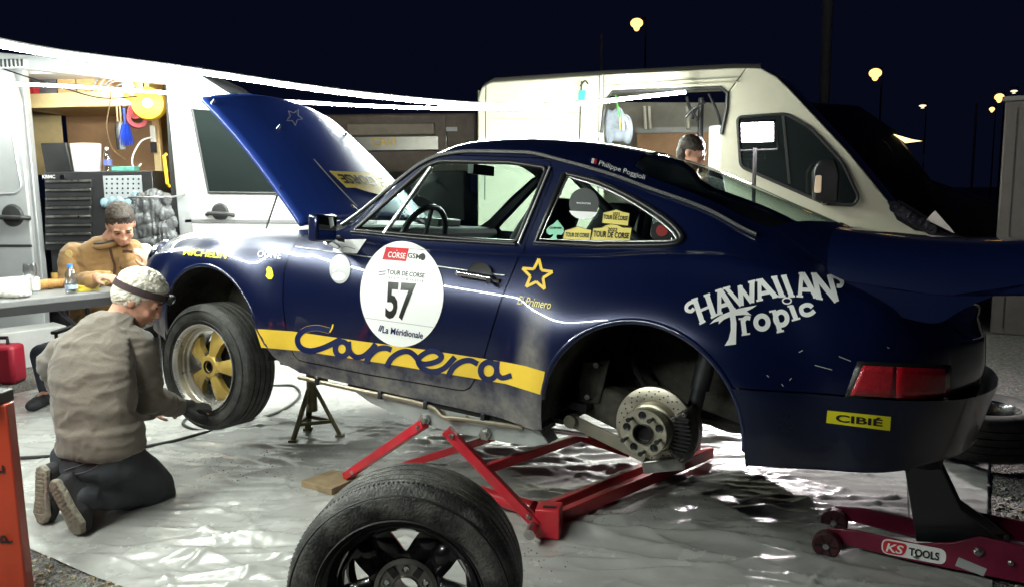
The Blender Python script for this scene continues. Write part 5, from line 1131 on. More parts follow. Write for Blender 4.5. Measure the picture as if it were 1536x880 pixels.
mb = MB(); zt_ = atY(228, 296, VY-.18).z; mb.tube([Vector((bgc.x+.18*math.cos(a_), bgc.y+.09*math.sin(a_), zt_)) for a_ in np.linspace(0, 2*math.pi, 31)[:-1]], .008, 8, closed=True); mb.tube([Vector((bgc.x+.18, bgc.y, zt_)), Vector((bgc.x+.22, VY, zt_+.02))], .008, 8); mb.build('hoop', STEEL, bb)
mb = MB(); mb.tube([atY(250, 232, VY-.03), atY(246, 234, VY-.05), atY(251, 276, VY-.05), atY(254, 280, VY-.02)], .014, 8); tag(mb.build('yellow_grab_handle', YR), 'yellow grab handle on the van door pillar', 'grab handle')
# ================================================================== CREAM VAN (right)
MA = Vector((-.35, 8.8, 0)); MN = Vector((.27, .963, 0)).normalized(); MD = Vector((MN.y, -MN.x, 0))
def MP(x, y, d=0):
    r = Vector(pdir(x, y)); o = Vector(CAM); t = (MA-o).dot(MN)/r.dot(MN); return o+r*t+MN*d
CREAM = mat('cream van paint', (.50, .475, .38), .38, var=.05, coat=.4)
mv = thing('panel_van', 'cream high roofed panel van with its sliding door open behind the car', 'van', MP(1080, 470)*1)
mv.matrix_basis = Matrix.Translation(Vector((MP(1080, 470).x, MP(1080, 470).y, 0)))
OPEN = [(902, 420), (902, 200), (908, 152), (919, 138), (1028, 134), (1081, 132), (1091, 140), (1090, 163), (1082, 202), (1079, 420)]
pprism([(716, 440), (716, 150), (722, 131), (736, 123), (905, 112), (905, 440)], 'rear_side', CREAM, mv, 0, .08, .02, MP)
pprism([(905, 112), (1100, 102), (1120, 102), (1091, 140), (1081, 131.5), (1028, 133.5), (919, 137.5), (906, 150)], 'roof_side', CREAM, mv, 0, .08, .01, MP)
cs = [(1120, 102), (1141, 102), (1165, 115), (1182, 131), (1223, 175), (1271, 226), (1318, 284), (1335, 305), (1352, 332), (1400, 354), (1440, 358), (1446, 470), (1079, 440), (1079, 233), (1082, 202), (1091, 160), (1092, 141)]
WN = rnd([(1106, 176), (1179, 171), (1216, 192), (1264, 244), (1288, 296), (1281, 308), (1238, 306), (1111, 250)], 8)
fs = pprism(cs, 'cab_side', CREAM, mv, 0, .08, .012, MP)
pprism(WN, 'door_window', VGLASS, fs, -.012, -.004, .002, MP)
mb = MB(); mb.tube([MP(x, y, -.012) for x, y in WN], .016, 6, closed=True); mb.build('window_seal', VDARK, fs)
pprism([(1172, 170), (1176, 170), (1186, 276), (1182, 276)], 'window_divider', VDARK, fs, -.018, -.013, .001, MP)
mb = MB(); mb.tube([MP(x, y, -.005) for x, y in OPEN[1:-1]], .018, 8); mb.build('door_seal', VDARK, mv)
for y0, y1 in ((119, 121), (125, 127)): pprism([(906, y0+10), (1108, y0-3), (1108, y1-3), (906, y1+10)], 'door_rail', mat('grey cream rail', (.42, .41, .34), .45), mv, -.03, -.002, .004, MP)
for pts in ([(735, 168), (898, 170)], [(735, 178), (898, 181)]): mb = MB(); mb.tube([MP(x, y, -.002) for x, y in pts], .008, 6); mb.build('panel_crease', CREAM, mv)
for pts in ([(729, 128), (727, 300)], [(899, 113), (897, 300)]): mb = MB(); mb.tube([MP(x, y, -.001) for x, y in pts], .006, 6); mb.build('panel_gap', VDARK, mv)
# bulk of the van: roof, far side, front
far = [(716, 440), (716, 150), (722, 131), (736, 123), (905, 112), (1100, 102), (1141, 102)]
mb = MB(); rf = [(722, 131), (736, 123), (905, 112), (1100, 102), (1141, 102)]; mb.grid([[MP(x, y, d)+Vector((0, 0, h)) for d, h in ((.02, 0), (.15, .06), (.5, .11), (1.0, .12), (1.5, .11), (1.85, .06), (1.98, 0))] for x, y in rf]); mb.build('roof', CREAM, mv)
mb = MB(); wsx = [(1141, 102), (1165, 115), (1182, 131), (1223, 175), (1271, 226), (1318, 284), (1335, 305)]; mb.grid([[MP(x, y, d)+MD*k for d, k in ((.04, 0), (.3, .12), (1.0, .18), (1.7, .12), (1.96, 0))] for x, y in wsx]); mb.build('windscreen', VGLASS, mv)
mb = MB(); mb.grid([[MP(x, y, d)+MD*k for d, k in ((.04, 0), (.3, .10), (1.0, .15), (1.7, .10), (1.96, 0))] for x, y in ((1335, 305), (1352, 332), (1400, 354), (1440, 358), (1446, 470))]); mb.build('bonnet', CREAM, mv)
for x in (716, ): mb = MB(); mb.grid([[MP(x, y, d) for d in (.02, 1.98)] for y in (135, 300, 440)]); mb.build('rear_doors', CREAM, mv)
mb = MB(); mb.grid([[MP(x, y, 1.97) for y in (125, 300, 440)] for x in (716, 900, 1100)]); mb.build('far_side', mat('grey van lining', (.30, .28, .24), .6, var=.15), mv)
mb = MB(); mb.grid([[MP(x, 440, d) for d in (.02, 1.97)] for x in (716, 900, 1100)]); mb.build('load_floor', BRN, mv)
mb = MB(); mb.grid([[MP(1105, y, d) for d in (.1, 1.9)] for y in (130, 200, 440)]); mb.build('bulkhead', mat('pale blue lining', (.42, .46, .50), .6, var=.1), mv)
mb = MB(); mb.prism([(930, 186), (1075, 182), (1072, 330), (930, 330)], lambda u, v, d: MP(u, v, d), 1.5, 1.53); mb.build('hardboard_panel', BRN, mv)
mb = MB(); mb.prism([(930, 178), (1078, 174), (1078, 184), (930, 187)], lambda u, v, d: MP(u, v, d), 1.45, 1.5); mb.build('wall_rail', mat('grey wall rail', (.25, .25, .24), .5), mv)
for x in (944, 952, 1018): mb = MB(); mb.bar(MP(x, 140, 1.4), MP(x+2, 180, 1.4), .05, .03); mb.build('wall_rib', mat('cream rib', (.45, .43, .36), .5), mv)
mb = MB(); mb.cyl(MP(1048, 138, .6), MP(1045, 260, .6), .03, n=12); mb.build('inner_post', VDARK, mv)
for pts in ([(1027, 140), (1032, 158), (1045, 178)], [(1036, 175), (1042, 158), (1056, 148)], [(1062, 135), (1075, 165), (1081, 188)], [(1025, 172), (1036, 160), (1050, 152)]):
    mb = MB(); mb.tube(bez([MP(x, y, .35) for x, y in pts], 6), .016, 8); tag(mb.build('black_hose', BLACK), ['black cable loop at the top of the cream van doorway', 'black hose bent round the post in the cream van', 'black strut slanting in the cream van doorway', 'black hose across the back of the cream van doorway'][[(1027, 140), (1036, 175), (1062, 135), (1025, 172)].index(pts[0])], 'hose')
mb = MB(); mb.prism(rnd([(1062, 186), (1082, 184), (1080, 330), (1060, 330)], 4), lambda u, v, d: MP(u, v, d), .3, .36); tag(mb.build('white_locker', WHITE, bevel=.02), 'white locker door just inside the cream van', 'locker')
# hanging grey shirts
c = MP(920, 148, .12); hg = thing('hanging_overalls', 'grey blue work shirts hung on a bright green strap in the van doorway', 'clothes', (c.x, c.y, c.z-.4))
mb = MB()
for x, y, w, h in ((911, 190, .055, .20), (925, 186, .08, .19), (939, 194, .06, .16)): q = MP(x, y, .12); mb.ball(q, (w, .05, h), 10)
remesh(mb.build('shirts', mat('grey blue cloth', (.17, .19, .23), .85, var=.25, vs=12, bump=.6, bs=25), hg), .02, 3)
mb = MB(); mb.tube([MP(921, 142, .1), MP(925, 158, .06), MP(929, 175, .04)], .018, 8, flat=.4); mb.build('strap', mat('bright green webbing', (.08, .65, .06), .5), hg)
mb = MB(); mb.tube([MP(929, 176, .03), MP(930, 194, .03)], .016, 6, flat=.4); mb.build('yellow_tag', YR, hg)
mb = MB(); mb.tube(bez([MP(935, 195, .03), MP(934, 180, .03), MP(938, 178, .03), MP(943, 192, .03)], 5), .010, 6); mb.build('snap_hook', WHITE, hg)
# teal strap on the van side
mb = MB(); mb.tube([MP(873, 123, -.03), MP(871, 170, -.03), MP(869, 250, -.03)], .022, 6, flat=.3); mb.tube(bez([MP(871, 130, -.03), MP(878, 122, -.03), MP(883, 127, -.03)], 4), .008, 6)
tag(mb.build('tie_strap', BLACK), 'black ratchet strap hung down the cream van side', 'strap')
o = pprism([(870, 137), (880, 137), (878, 153), (869, 153)], 'ratchet_grip', mat('teal plastic', (.02, .42, .40), .5), None, -.07, -.045, .006, MP); tag(o, 'teal ratchet grip on the strap of the cream van', 'ratchet')
# mirror and headlamp
c = MP(1231, 272, -.35); mr_ = thing('wing_mirror_set', 'tall black wing mirror with white indicator cap on the cream van', 'wing mirror', c); 
mb = MB(); mb.prism(rnd([(1214, 300), (1213, 258), (1222, 243), (1246, 240), (1252, 262), (1250, 304)], 6), lambda u, v, d: MP(u, v, -.42+d), 0, .16); mb.build('housing', BLACK, mr_, bevel=.02)
mb = MB(); mb.prism(rnd([(1215, 289), (1217, 264), (1226, 264), (1225, 289)], 3), lambda u, v, d: MP(u, v, -.432+d), 0, .012); mb.build('indicator_lens', mat('pale amber lens', (.75, .55, .42), .3), mr_, bevel=.003)
mb = MB(); mb.tube([MP(1232, 300, -.30), MP(1236, 304, -.02)], .03, 8); mb.build('arm', BLACK, mr_)
hq = [(1330, 302), (1352, 302), (1378, 318), (1402, 333), (1412, 349), (1372, 346), (1345, 330)]
mb = MB(); mb.prism(hq, lambda u, v, d: MP(u, v, -.03+d), 0, .03); hd_ = mb.build('headlamp', mat('dark lamp interior', (.03, .03, .035), .2, .5, var=.6, vs=60), mv)
for k in range(7):
    x, y = 1340+9*k, 308+5.5*k; mb = MB(); mb.lathe([(0, .0), (.04, .002), (.05, .03), (.02, .03)], MP(x, y+3, -.05), -MN, 14); mb.build('reflector', CHROME, hd_)
mb = MB(); mb.prism([(1388, 330), (1401, 316), (1424, 342), (1430, 350), (1405, 338)], lambda u, v, d: MP(u, v, -.05+d), 0, .02); mb.build('indicator_lens', mat('pale pink lens', (.75, .66, .64), .3), hd_)
for x in (835, 1290): mb = MB(); c = MP(x, 420, .1); c.z = .34; mb.lathe(tyre_prof(.34, .2, .22), c, MN, 40); w_ = mb.build('wheel', RUBBER, mv); mb = MB(); mb.lathe([(.2, -.09), (.17, -.07), (.05, -.05), (0, -.06)], c, MN, 30); mb.build('hub_cap', STEEL, w_)
# ================================================================== LAMP added before the cream van for the glare reflected in its window
lp = atY(1136, 199, 6.55); wl = thing('glare_lamp', 'glaring white led work lamp on a stand, added for the glare reflected in the cream van window', 'work lamp', (lp.x, lp.y, 0))
ln = Vector((-.38, -.84, -.32)).normalized(); lu = Vector((0, 0, 1)); lu = (lu-ln*lu.dot(ln)).normalized(); ls = ln.cross(lu); RM = Matrix((ls, lu, ln)).transposed()
mb = MB(); mb.box(lp-ln*.03, (.27, .18, .05), RM); mb.build('housing', BLACK, wl, bevel=.01)
mb = MB(); mb.box(lp+ln*.001, (.24, .15, .006), RM); mb.build('led_panel', emis('glare lamp led', (1., .92, .93), 800), wl)
mb = MB(); mb.tube([lp-ln*.05+ls*.15, lp-ln*.05+ls*.15-lu*.16, lp-ln*.05-ls*.15-lu*.16, lp-ln*.05-ls*.15], .010, 8); mb.build('yoke', BLACK, wl)
base = Vector((lp.x, lp.y+.05, 0)); mb = MB(); mb.cyl(base+Vector((0, 0, .35)), Vector((base.x, base.y, lp.z-.12)), .016, n=12); mb.build('pole', BLACK, wl)
for k in range(3):
    a_ = R(40+120*k); mb = MB(); mb.cyl(base+Vector((0, 0, .6)), base+Vector((.4*math.cos(a_), .4*math.sin(a_), .012)), .011, n=8); mb.build('leg', BLACK, wl)
# ================================================================== things further off
tv = thing('box_truck', 'brown and silver lorry parked between the two vans', 'truck', (atY(600, 400, 13).x, 13, 0))
TB = mat('brown truck paint', (.20, .145, .11), .5, var=.2)
pbox('truck_body', 470, 172, 716, 258, 13, 2.2, TB, tv, .03)
pbox('cab_roof', 520, 186, 652, 202, 12.9, .10, mat('beige panel', (.42, .34, .26), .5), tv, .02)
pbox('silver_flank', 485, 205, 672, 226, 12.94, .06, mat('dull silver flank', (.40, .38, .34), .35, .6, var=.1), tv, .02)
pbox('lower_body', 470, 258, 700, 470, 13.05, 2.1, mat('dark chassis', (.03, .03, .03), .6), tv, .02)
pbox('rear_lamp', 668, 191, 686, 197, 12.97, .03, WHITE, tv); pbox('post', 656, 172, 670, 250, 12.93, .06, TB, tv); pbox('post', 700, 172, 712, 250, 12.93, .06, TB, tv)
text3d('CAVI', atY(558, 219, 12.93), (1, 0, 0), (0, 0, 1), .13, mat('gold lettering', (.6, .40, .08), .4, .5), 'print', tv, bold=.02)
DV = mat('black van paint', (.03, .032, .04), .28, var=.1, coat=.6)
dv = thing('dark_van', 'dark unlit van with slanted windscreen parked past the cream van', 'van', (atY(1330, 400, 11).x, 11, 0))
DP = lambda u, v, d: atY(u, v, 11)+Vector((0, d, 0))
pprism([(1150, 160), (1200, 152), (1290, 158), (1345, 195), (1400, 270), (1500, 305), (1505, 440), (1150, 440)], 'body', DV, dv, 0, 1.9, .05, DP)
for pts in ([(1282, 225), (1296, 200), (1300, 235)], [(1312, 205), (1330, 215), (1352, 250), (1314, 250)], [(1384, 264), (1410, 284), (1390, 286)]): pprism(pts, 'window', mat('faint glass', (.10, .085, .08), .1), dv, -.01, .0, .002, DP)
pprism([(1340, 202), (1368, 210), (1382, 212), (1358, 215)], 'amber_reflection', emis('amber reflection glow', (1., .7, .3), 1.6), dv, -.03, .0, .002, DP)  # glowing amber patch stands in for a reflection on the van
for x, y in ((1300, 250), (1384, 232), (1222, 212)): pbox('glint_trim', x, y, x+2, y+12, 10.95, .03, CHROME, dv, .001)
cb_ = thing('site_cabinet', 'tall brown steel cabinet standing at the edge of the car park', 'cabinet', (atY(1530, 300, 7.5).x, 7.5, 0))
q = atY(1508, 152, 7.5); Rk = Matrix.Rotation(R(-34), 3, 'Z'); ce = Vector((q.x, q.y, 0))+Rk @ Vector((.45, .4, 0))
BC = mat('dark brown steel', (.10, .085, .08), .5, .2, var=.15, rv=.1)
mb = MB(); mb.box(ce+Vector((0, 0, q.z/2)), (.9, .8, q.z), Rk); mb.build('carcass', BC, cb_, bevel=.015)
mb = MB(); mb.box(Vector((q.x, q.y, 0))+Rk @ Vector((.10, -.003, 0))+Vector((0, 0, q.z/2)), (.008, .01, q.z*.94), Rk); mb.build('door_gap', VDARK, cb_); mb = MB(); mb.box(ce+Vector((0, 0, q.z+.02)), (.95, .85, .04), Rk); mb.build('top_cap', mat('grey cap', (.16, .15, .15), .5), cb_)
# street lamps: (px, py, distance, head size)
SOD = emis('sodium lamp', (1., .55, .16), 1.6); CW = emis('cool lamp', (1., .8, .55), .9)
for i, (x, y, Y, s_, m_, lb) in enumerate(((955, 35, 42, .40, SOD, 'tall sodium street lamp glowing orange high over the cream van'), (1313, 110, 45, .42, SOD, 'orange sodium street lamp above the dark parked van'), (1499, 146, 52, .36, SOD, 'orange street lamp just over the brown cabinet'), (1521, 137, 60, .3, CW, 'white street lamp beside the orange lamp over the cabinet'), (1488, 164, 70, .28, SOD, 'low distant orange street lamp left of the brown cabinet'), (1384, 159, 75, .4, CW, 'distant flat white lamp over the far car park'))):
    c = atY(x, y, Y); L_ = thing('street_lamp', lb, 'street lamp', (c.x, c.y, 0), 'distant street lamps')
    mb = MB(); mb.cyl((c.x+.5, c.y+.3, 0), (c.x+.5, c.y+.3, c.z+.3), .07, .04, 10); mb.bar((c.x+.5, c.y+.3, c.z+.3), (c.x-.3, c.y, c.z+.25), .08, .08); mb.build('post', mat('black lamp post', (.008, .008, .009), .9, var=0, spec=.1), L_)
    mb = MB(); mb.ball(c, (s_*.8, s_*.7, s_*.6 if m_ is SOD else s_*.25), 10); mb.ball(c-Vector((0, 0, s_*.5)), (s_*.4, s_*.4, s_*.5 if m_ is SOD else s_*.1), 8); mb.build('lamp_globe', m_, L_)
for x, y0, y1, Y, lb in ((902, 52, 112, 30, 'thin pale flagpole rising behind the cream van roof'), (1238, 0, 115, 26, 'broad faint mast rising into the dark sky'), (1463, 155, 190, 32, 'thin pale mast beyond the dark parked van')):
    a_, b_ = atY(x, y1, Y), atY(x, y0, Y); mb = MB(); mb.cyl((a_.x, a_.y, 0), (a_.x, a_.y, b_.z), .05 if Y != 26 else .16, n=10); tag(mb.build('flagpole', mat('pale pole', (.35, .30, .28), .5)), lb, 'pole')
# loose tyre lying past the car tail, red case by the table
c = gnd(1475, 705); lt = thing('spare_tyre', 'black tyre lying flat on the sheet behind the car tail', 'tyre', (c.x, c.y, .01)); mb = MB(); mb.lathe(tyre_prof(.32, .2, .24), (c.x+.1, c.y+.25, .16), (0, 0, 1), 64); mb.build('tyre', TYRE, lt, smooth=35)
mb = MB(); mb.lathe([(.21, -.10), (.19, -.08), (.19, .07), (.21, .1)], (c.x+.1, c.y+.25, .16), (0, 0, 1), 48); mb.build('rim', GB, lt)
# ================================================================== PEOPLE
SKIN = mat('skin', (.52, .27, .18), .5, var=.12, vs=14, bump=.1, bs=120)
SKIN2 = mat('weathered skin', (.50, .25, .17), .55, var=.18, vs=18, bump=.2, bs=90)
def chain(mb, pts, n=6):                                   # [(pos, r or (a,b,c), rot)] -> overlapping blobs
    for i in range(len(pts)-1):
        (p, r, *q), (p2, r2, *q2) = pts[i], pts[i+1]; tup = isinstance(r, tuple)
        for k in range(n+(i == len(pts)-2)):
            t = k/n; c = Vector(p).lerp(Vector(p2), t); rr = tuple(a+(b-a)*t for a, b in zip(r, r2)) if tup else r+(r2-r)*t
            mb.ball(c, rr, 9, q[0] if q else None)
def frame(fd, ud):
    y = Vector(fd).normalized(); z = Vector(ud); z = (z-y*z.dot(y)).normalized(); x = y.cross(z); return Matrix((x, y, z)).transposed()
def head_blobs(mb, c, Fm, s=1.):
    def b(p, r): mb.ball(Vector(c)+Fm @ (Vector(p)*s), tuple(q*s for q in r), 10, Fm)
    b((0, -.005, .025), (.074, .097, .092)); b((0, .028, -.03), (.062, .07, .082)); b((0, .052, -.09), (.036, .034, .028)); b((0, .03, -.085), (.05, .05, .03))
    b((0, .108, -.032), (.014, .017, .014)); b((0, .098, -.005), (.009, .014, .032)); b((.011, .098, -.036), (.009, .012, .009)); b((-.011, .098, -.036), (.009, .012, .009))
    for k in (1, -1):
        b((k*.030, .084, .018), (.024, .014, .008)); b((k*.038, .066, -.035), (.022, .022, .024)); b((k*.074, -.008, -.010), (.009, .020, .030)); b((k*.071, .0, -.018), (.010, .011, .018)); b((k*.030, .081, .002), (.016, .012, .010))
    b((0, .092, -.062), (.024, .012, .006)); b((0, .090, -.073), (.020, .012, .007))
def eyes(c, Fm, parent, s=1.):
    for k in (1, -1):
        e = MB(); e.ball(Vector(c)+Fm @ (Vector((k*.030, .0925, .0015))*s), (.0135*s, .004*s, .0035*s), 8, Fm); e.build('eye', BLACK, parent)
        e = MB(); e.tube([Vector(c)+Fm @ (Vector((k*x, y, z))*s) for x, y, z in ((.012, .1, .021), (.030, .1005, .027), (.05, .088, .022))], [.003*s, .0045*s, .002*s], 6); e.build('eyebrow', HAIRD, parent)
HAIRD = mat('dark brown hair', (.035, .024, .018), .6, var=.4, vs=60, bump=.6, bs=140)
HAIRW = mat('white hair', (.72, .68, .58), .6, var=.15, vs=50, bump=.9, bs=110)
def hand(mb, w, pd, fd, s=1., curl=.6, thumb=1):          # wrist, palm normal, finger direction
    f_ = Vector(fd).normalized(); n = Vector(pd); n = (n-f_*n.dot(f_)).normalized(); sd = f_.cross(n); w = Vector(w)
    mb.ball(w+f_*.045*s, (.038*s, .048*s, .017*s), 9, Matrix((sd, f_, n)).transposed())
    for i, (o, L_) in enumerate(((-.027, .062), (-.009, .072), (.009, .068), (.026, .052))):
        p = w+f_*.082*s+sd*o*s; q = p+f_*L_*.45*s+n*L_*.15*curl*s; r = q+f_*L_*.35*s*(1-curl*.5)+n*L_*.45*curl*s; chain(mb, [(p, .0095*s), (q, .009*s), (r, .0078*s)], 4)
    p = w+f_*.03*s-sd*.033*s*thumb; q = p+f_*.032*s-sd*.022*s*thumb+n*.012*s; chain(mb, [(p, .012*s), (q, .0105*s), (q+f_*.028*s+n*.012*s, .009*s)], 4)
# ---------------------------------------------------------------- kneeling mechanic
KR = Vector((.92, -.40, 0)); KF = Vector((.40, .92, 0)); KB = Matrix((KR, KF, Vector((0, 0, 1)))).transposed()
kp = thing('person', 'white haired person in a taupe sweatshirt kneeling at the front wheel with a headlamp', 'person', (atY(150, 745, 3.42).x, 3.42, 0))
hc_ = atY(207, 447, 3.66); kF = frame((.80, .22, -.50), (.45, .10, .85)); 
neck = atY(178, 478, 3.62)
TO = [(atY(150, 668, 3.40), (.175, .125, .10), KB), (atY(142, 612, 3.42), (.205, .135, .10), KB), (atY(138, 560, 3.47), (.215, .135, .10), KB), (atY(143, 522, 3.53), (.205, .12, .085), KB), (atY(160, 492, 3.58), (.13, .095, .07), KB), (atY(176, 476, 3.61), (.072, .07, .05), KB)]
rs, re, rwp = atY(205, 528, 3.56), atY(222, 597, 3.60), atY(272, 611, 3.76)
ls_, le, lwp = atY(88, 545, 3.68), atY(120, 620, 3.92), atY(225, 615, 3.95)
mb = MB(); chain(mb, [(p, tuple(q*.8 for q in r), m_) for p, r, m_ in TO]); head_blobs(mb, hc_, kF, 1.04); chain(mb, [(neck, .058), (hc_+kF @ Vector((0, -.03, -.05)), .055)]); chain(mb, [(rs, .045), (re, .04), (rwp, .03)]); chain(mb, [(ls_, .045), (le, .04), (lwp, .03)])
hpR, knR, anR = atY(172, 690, 3.42), atY(236, 733, 3.60), atY(128, 745, 3.26); hpL, knL, anL = atY(118, 690, 3.50), atY(176, 722, 3.82), atY(88, 735, 3.36)
for h_, k_, a_ in ((hpR, knR, anR), (hpL, knL, anL)): chain(mb, [(h_, .08), (k_, .05), (a_, .04)], 8)
hand(mb, rwp, (.1, .3, -1), (.85, .45, -.1), 1., .7); hand(mb, lwp, (0, .2, -1), (.9, .2, -.1), 1., .7)
bd = remesh(mb.build('body', SKIN2, kp), .0065, 4)
eyes(hc_, kF, bd, 1.04)
SWEAT = mat('taupe sweatshirt', (.135, .113, .094), .92, var=.08, vs=16, bump=.22, bs=110, sheen=.25)
mb = MB(); chain(mb, TO[:-1]+[(atY(170, 484, 3.60), (.10, .08, .06), KB)], 7); chain(mb, [(atY(195, 520, 3.57), .10), (rs, .088), (re, .070), (rwp-(rwp-re)*.15, .042)], 8); chain(mb, [(atY(105, 535, 3.62), .10), (ls_, .088), (le, .068), (lwp, .042)], 8); chain(mb, [(atY(152, 668, 3.40), (.20, .158, .045), KB), (atY(150, 640, 3.41), (.205, .155, .05), KB)], 4)
sw = folds(folds(remesh(mb.build('sweatshirt', SWEAT, kp), .008, 6), .008, 5.5, 1, (1, 1, 1.9)), .0045, 13, 4, (1, 1, 1.6))
mb = MB(); mb.tube([neck+KB @ Vector((.066*math.cos(t)*1.1, .062*math.sin(t)+.01, -.01-.015*math.cos(t)+.012*math.sin(t))) for t in np.linspace(0, 6.28, 25)[:-1]], .014, 8, closed=True); mb.build('collar', SWEAT, sw)
TRO = mat('dark grey work trousers', (.045, .05, .06), .8, var=.15, vs=8, bump=.15, bs=220)
mb = MB(); chain(mb, [(atY(150, 655, 3.40), (.165, .12, .05), KB), (atY(150, 697, 3.40), (.182, .14, .08), KB)], 4)
for h_, k_, a_ in ((hpR, knR, anR), (hpL, knL, anL)): chain(mb, [(h_, .115), (h_.lerp(k_, .5), .105), (k_, .078)], 7); chain(mb, [(k_-Vector((0, 0, .015)), .070), (k_.lerp(a_, .5), .066), (a_, .054)], 7)
tr = folds(remesh(mb.build('trousers', TRO, kp), .009, 4), .010, 7, 2, (1, 1, 1))
def on_body(o, pts, off=.004, par=None):
    inv = par.matrix_basis if par else Matrix.Identity(4); bm = BVHTree.FromPolygons([inv @ v.co for v in o.data.vertices], [tuple(p.vertices) for p in o.data.polygons]); out = []
    for x, y in pts:
        d = Vector(pdir(x, y)).normalized(); l, n, i, t = bm.ray_cast(Vector(CAM), d)
        if l is not None: out.append(l-d*off)
    return out
q = on_body(tr, bez2 := [(p.x, p.y) for p in bez([(96, 705, 0), (120, 697, 0), (150, 684, 0), (148, 696, 0), (125, 708, 0), (100, 712, 0)], 4)], .003, kp)
if len(q) > 3: mb = MB(); mb.tube(q, .003, 6); mb.build('pocket_seam', mat('pale seam', (.14, .15, .16), .8), tr)
for pl in ([(82, 662), (80, 676)], [(112, 666), (115, 680)], [(190, 660), (200, 668), (198, 688)]):
    q = on_body(tr, pl, .004, kp)
    if len(q) > 1: mb = MB(); mb.tube(q, .006, 6); mb.build('belt_loop', TRO, tr)
SOLE = mat('pale worn sole', (.30, .27, .22), .85, var=.3, vs=40, bump=.9, bs=70); SHOE = mat('black trainer', (.022, .022, .025), .7, var=.3, bump=.3, bs=150)
for (hx, hy), (tx_2, ty_2), Y, lb in (((88, 726), (122, 797), 3.20, 'near'), ((68, 706), (68, 790), 3.32, 'far')):
    heel, toe = atY(hx, hy, Y+.02), atY(tx_2, ty_2, Y); toe.z = max(toe.z, .035); ax_ = (toe-heel).normalized(); bk = Vector((-.55, -.83, 0)); bk = (bk-ax_*bk.dot(ax_)).normalized(); sd_ = ax_.cross(bk); Ms = Matrix((sd_, ax_, bk)).transposed(); L_ = (toe-heel).length
    mb = MB(); chain(mb, [(heel-bk*.035, (.046, .035, .05), Ms), (heel.lerp(toe, .35)-bk*.045, (.050, .04, .055), Ms), (heel.lerp(toe, .7)-bk*.03, (.057, .04, .042), Ms), (toe-bk*.022, (.036, .03, .026), Ms)], 5); chain(mb, [(heel.lerp(toe, .2)-bk*.06, .045), (anR if lb == 'near' else anL, .05)], 4); sh_ = remesh(mb.build('shoe', SHOE, kp), .008, 3)
    mb = MB(); ol = [(0, -.03), (.030, -.015), (.036, .05), (.033, .11), (.046, .19), (.040, L_-.01), (.018, L_+.022), (-.018, L_+.022), (-.040, L_-.01), (-.046, .19), (-.033, .11), (-.036, .05), (-.030, -.015)]
    mb.prism([(u*1.3, v) for u, v in ol], lambda u, v, d: heel+sd_*u+ax_*v+bk*d, -.004, .022); so = mb.build('sole', SOLE, sh_, bevel=.006)
    for k in range(11):
        v = .0+k*(L_/11); mb = MB(); mb.bar(heel+ax_*v+bk*.022-sd_*.036, heel+ax_*(v+.008)+bk*.022+sd_*.036, .010, .006, up=bk); mb.build('sole_lug', SOLE, so)
mb = MB()
for p, r in (((0, -.015, .052), (.082, .100, .080)), ((0, -.055, .01), (.074, .058, .078)), ((.055, -.025, .02), (.028, .055, .06)), ((-.055, -.025, .02), (.028, .055, .06)), ((0, .045, .085), (.06, .05, .035)), ((.02, .0, .115), (.05, .07, .028))): mb.ball(hc_+kF @ Vector(p)*1.04, tuple(q*1.04 for q in r), 10, kF)
folds(remesh(mb.build('hair', HAIRW, kp), .005, 3), .006, 60, 3, (.5, .5, 1))
mb = MB(); ring_ = [hc_+kF @ Vector((.093*math.sin(t), .118*math.cos(t)-.006, .046+.016*math.cos(t))) for t in np.linspace(0, 6.28, 41)[:-1]]; mb.tube(ring_, .018, 8, closed=True, flat=1.0); 
hb_ = MB(); rr_ = []
for p in ring_: d = (p-hc_); d = (d-(kF @ Vector((0, 0, 1)))*d.dot(kF @ Vector((0, 0, 1)))).normalized(); rr_.append([p+(kF @ Vector((0, 0, 1)))*h+d*o for h, o in ((-.016, 0), (-.016, .004), (.016, .004), (.016, 0))])
hb_.grid(rr_, closed_u=True); band = hb_.build('headlamp_band', mat('dark elastic band', (.05, .03, .035), .75, var=.2), kp)
mb = MB(); c = hc_+kF @ Vector((0, .128, .06)); mb.box(c, (.06, .028, .042), kF); hlm = mb.build('headlamp', BLACK, kp, bevel=.008)
for k in (1, -1): mb = MB(); mb.lathe([(0, .018), (.009, .018), (.011, .012)], c+kF @ Vector((k*.014, 0, 0)), kF @ Vector((0, 1, 0)), 12); mb.build('lens', WHITE, hlm)
mb = MB(); hand(mb, rwp, (.1, .3, -1), (.85, .45, -.1), 1.16, .7); chain(mb, [(rwp-(rwp-re)*.1, .040), (rwp+Vector((.03, .02, 0)), .036)], 3); remesh(mb.build('glove', mat('black work glove', (.02, .02, .022), .7), kp), .006, 2)
# ---------------------------------------------------------------- seated man in a tan jacket
SY = 5.5
sp_ = thing('person', 'dark haired person in a tan jacket sitting at the table eating', 'person', (atY(150, 470, SY+.3).x, SY+.3, 0))
sh_c = atY(181, 336, SY-.06); sF = frame((.45, -.70, -.62), (.2, -.45, .87)); hs = 1.14
SB = Matrix((Vector((1, 0, 0)), Vector((0, 1, 0)), Vector((0, 0, 1)))).transposed()
ST = [(atY(150, 500, SY+.25), (.19, .14, .12), SB), (atY(148, 450, SY+.18), (.20, .14, .12), SB), (atY(147, 410, SY+.10), (.215, .14, .11), SB), (atY(150, 383, SY+.07), (.20, .12, .085), SB), (atY(160, 366, SY+.03), (.12, .09, .055), SB)]
a1, a2, a3 = atY(110, 385, SY+.05), atY(105, 432, SY-.05), atY(146, 416, SY-.38)
b1, b2, b3 = atY(196, 380, SY+.05), atY(214, 424, SY-.05), atY(222, 402, SY-.28)
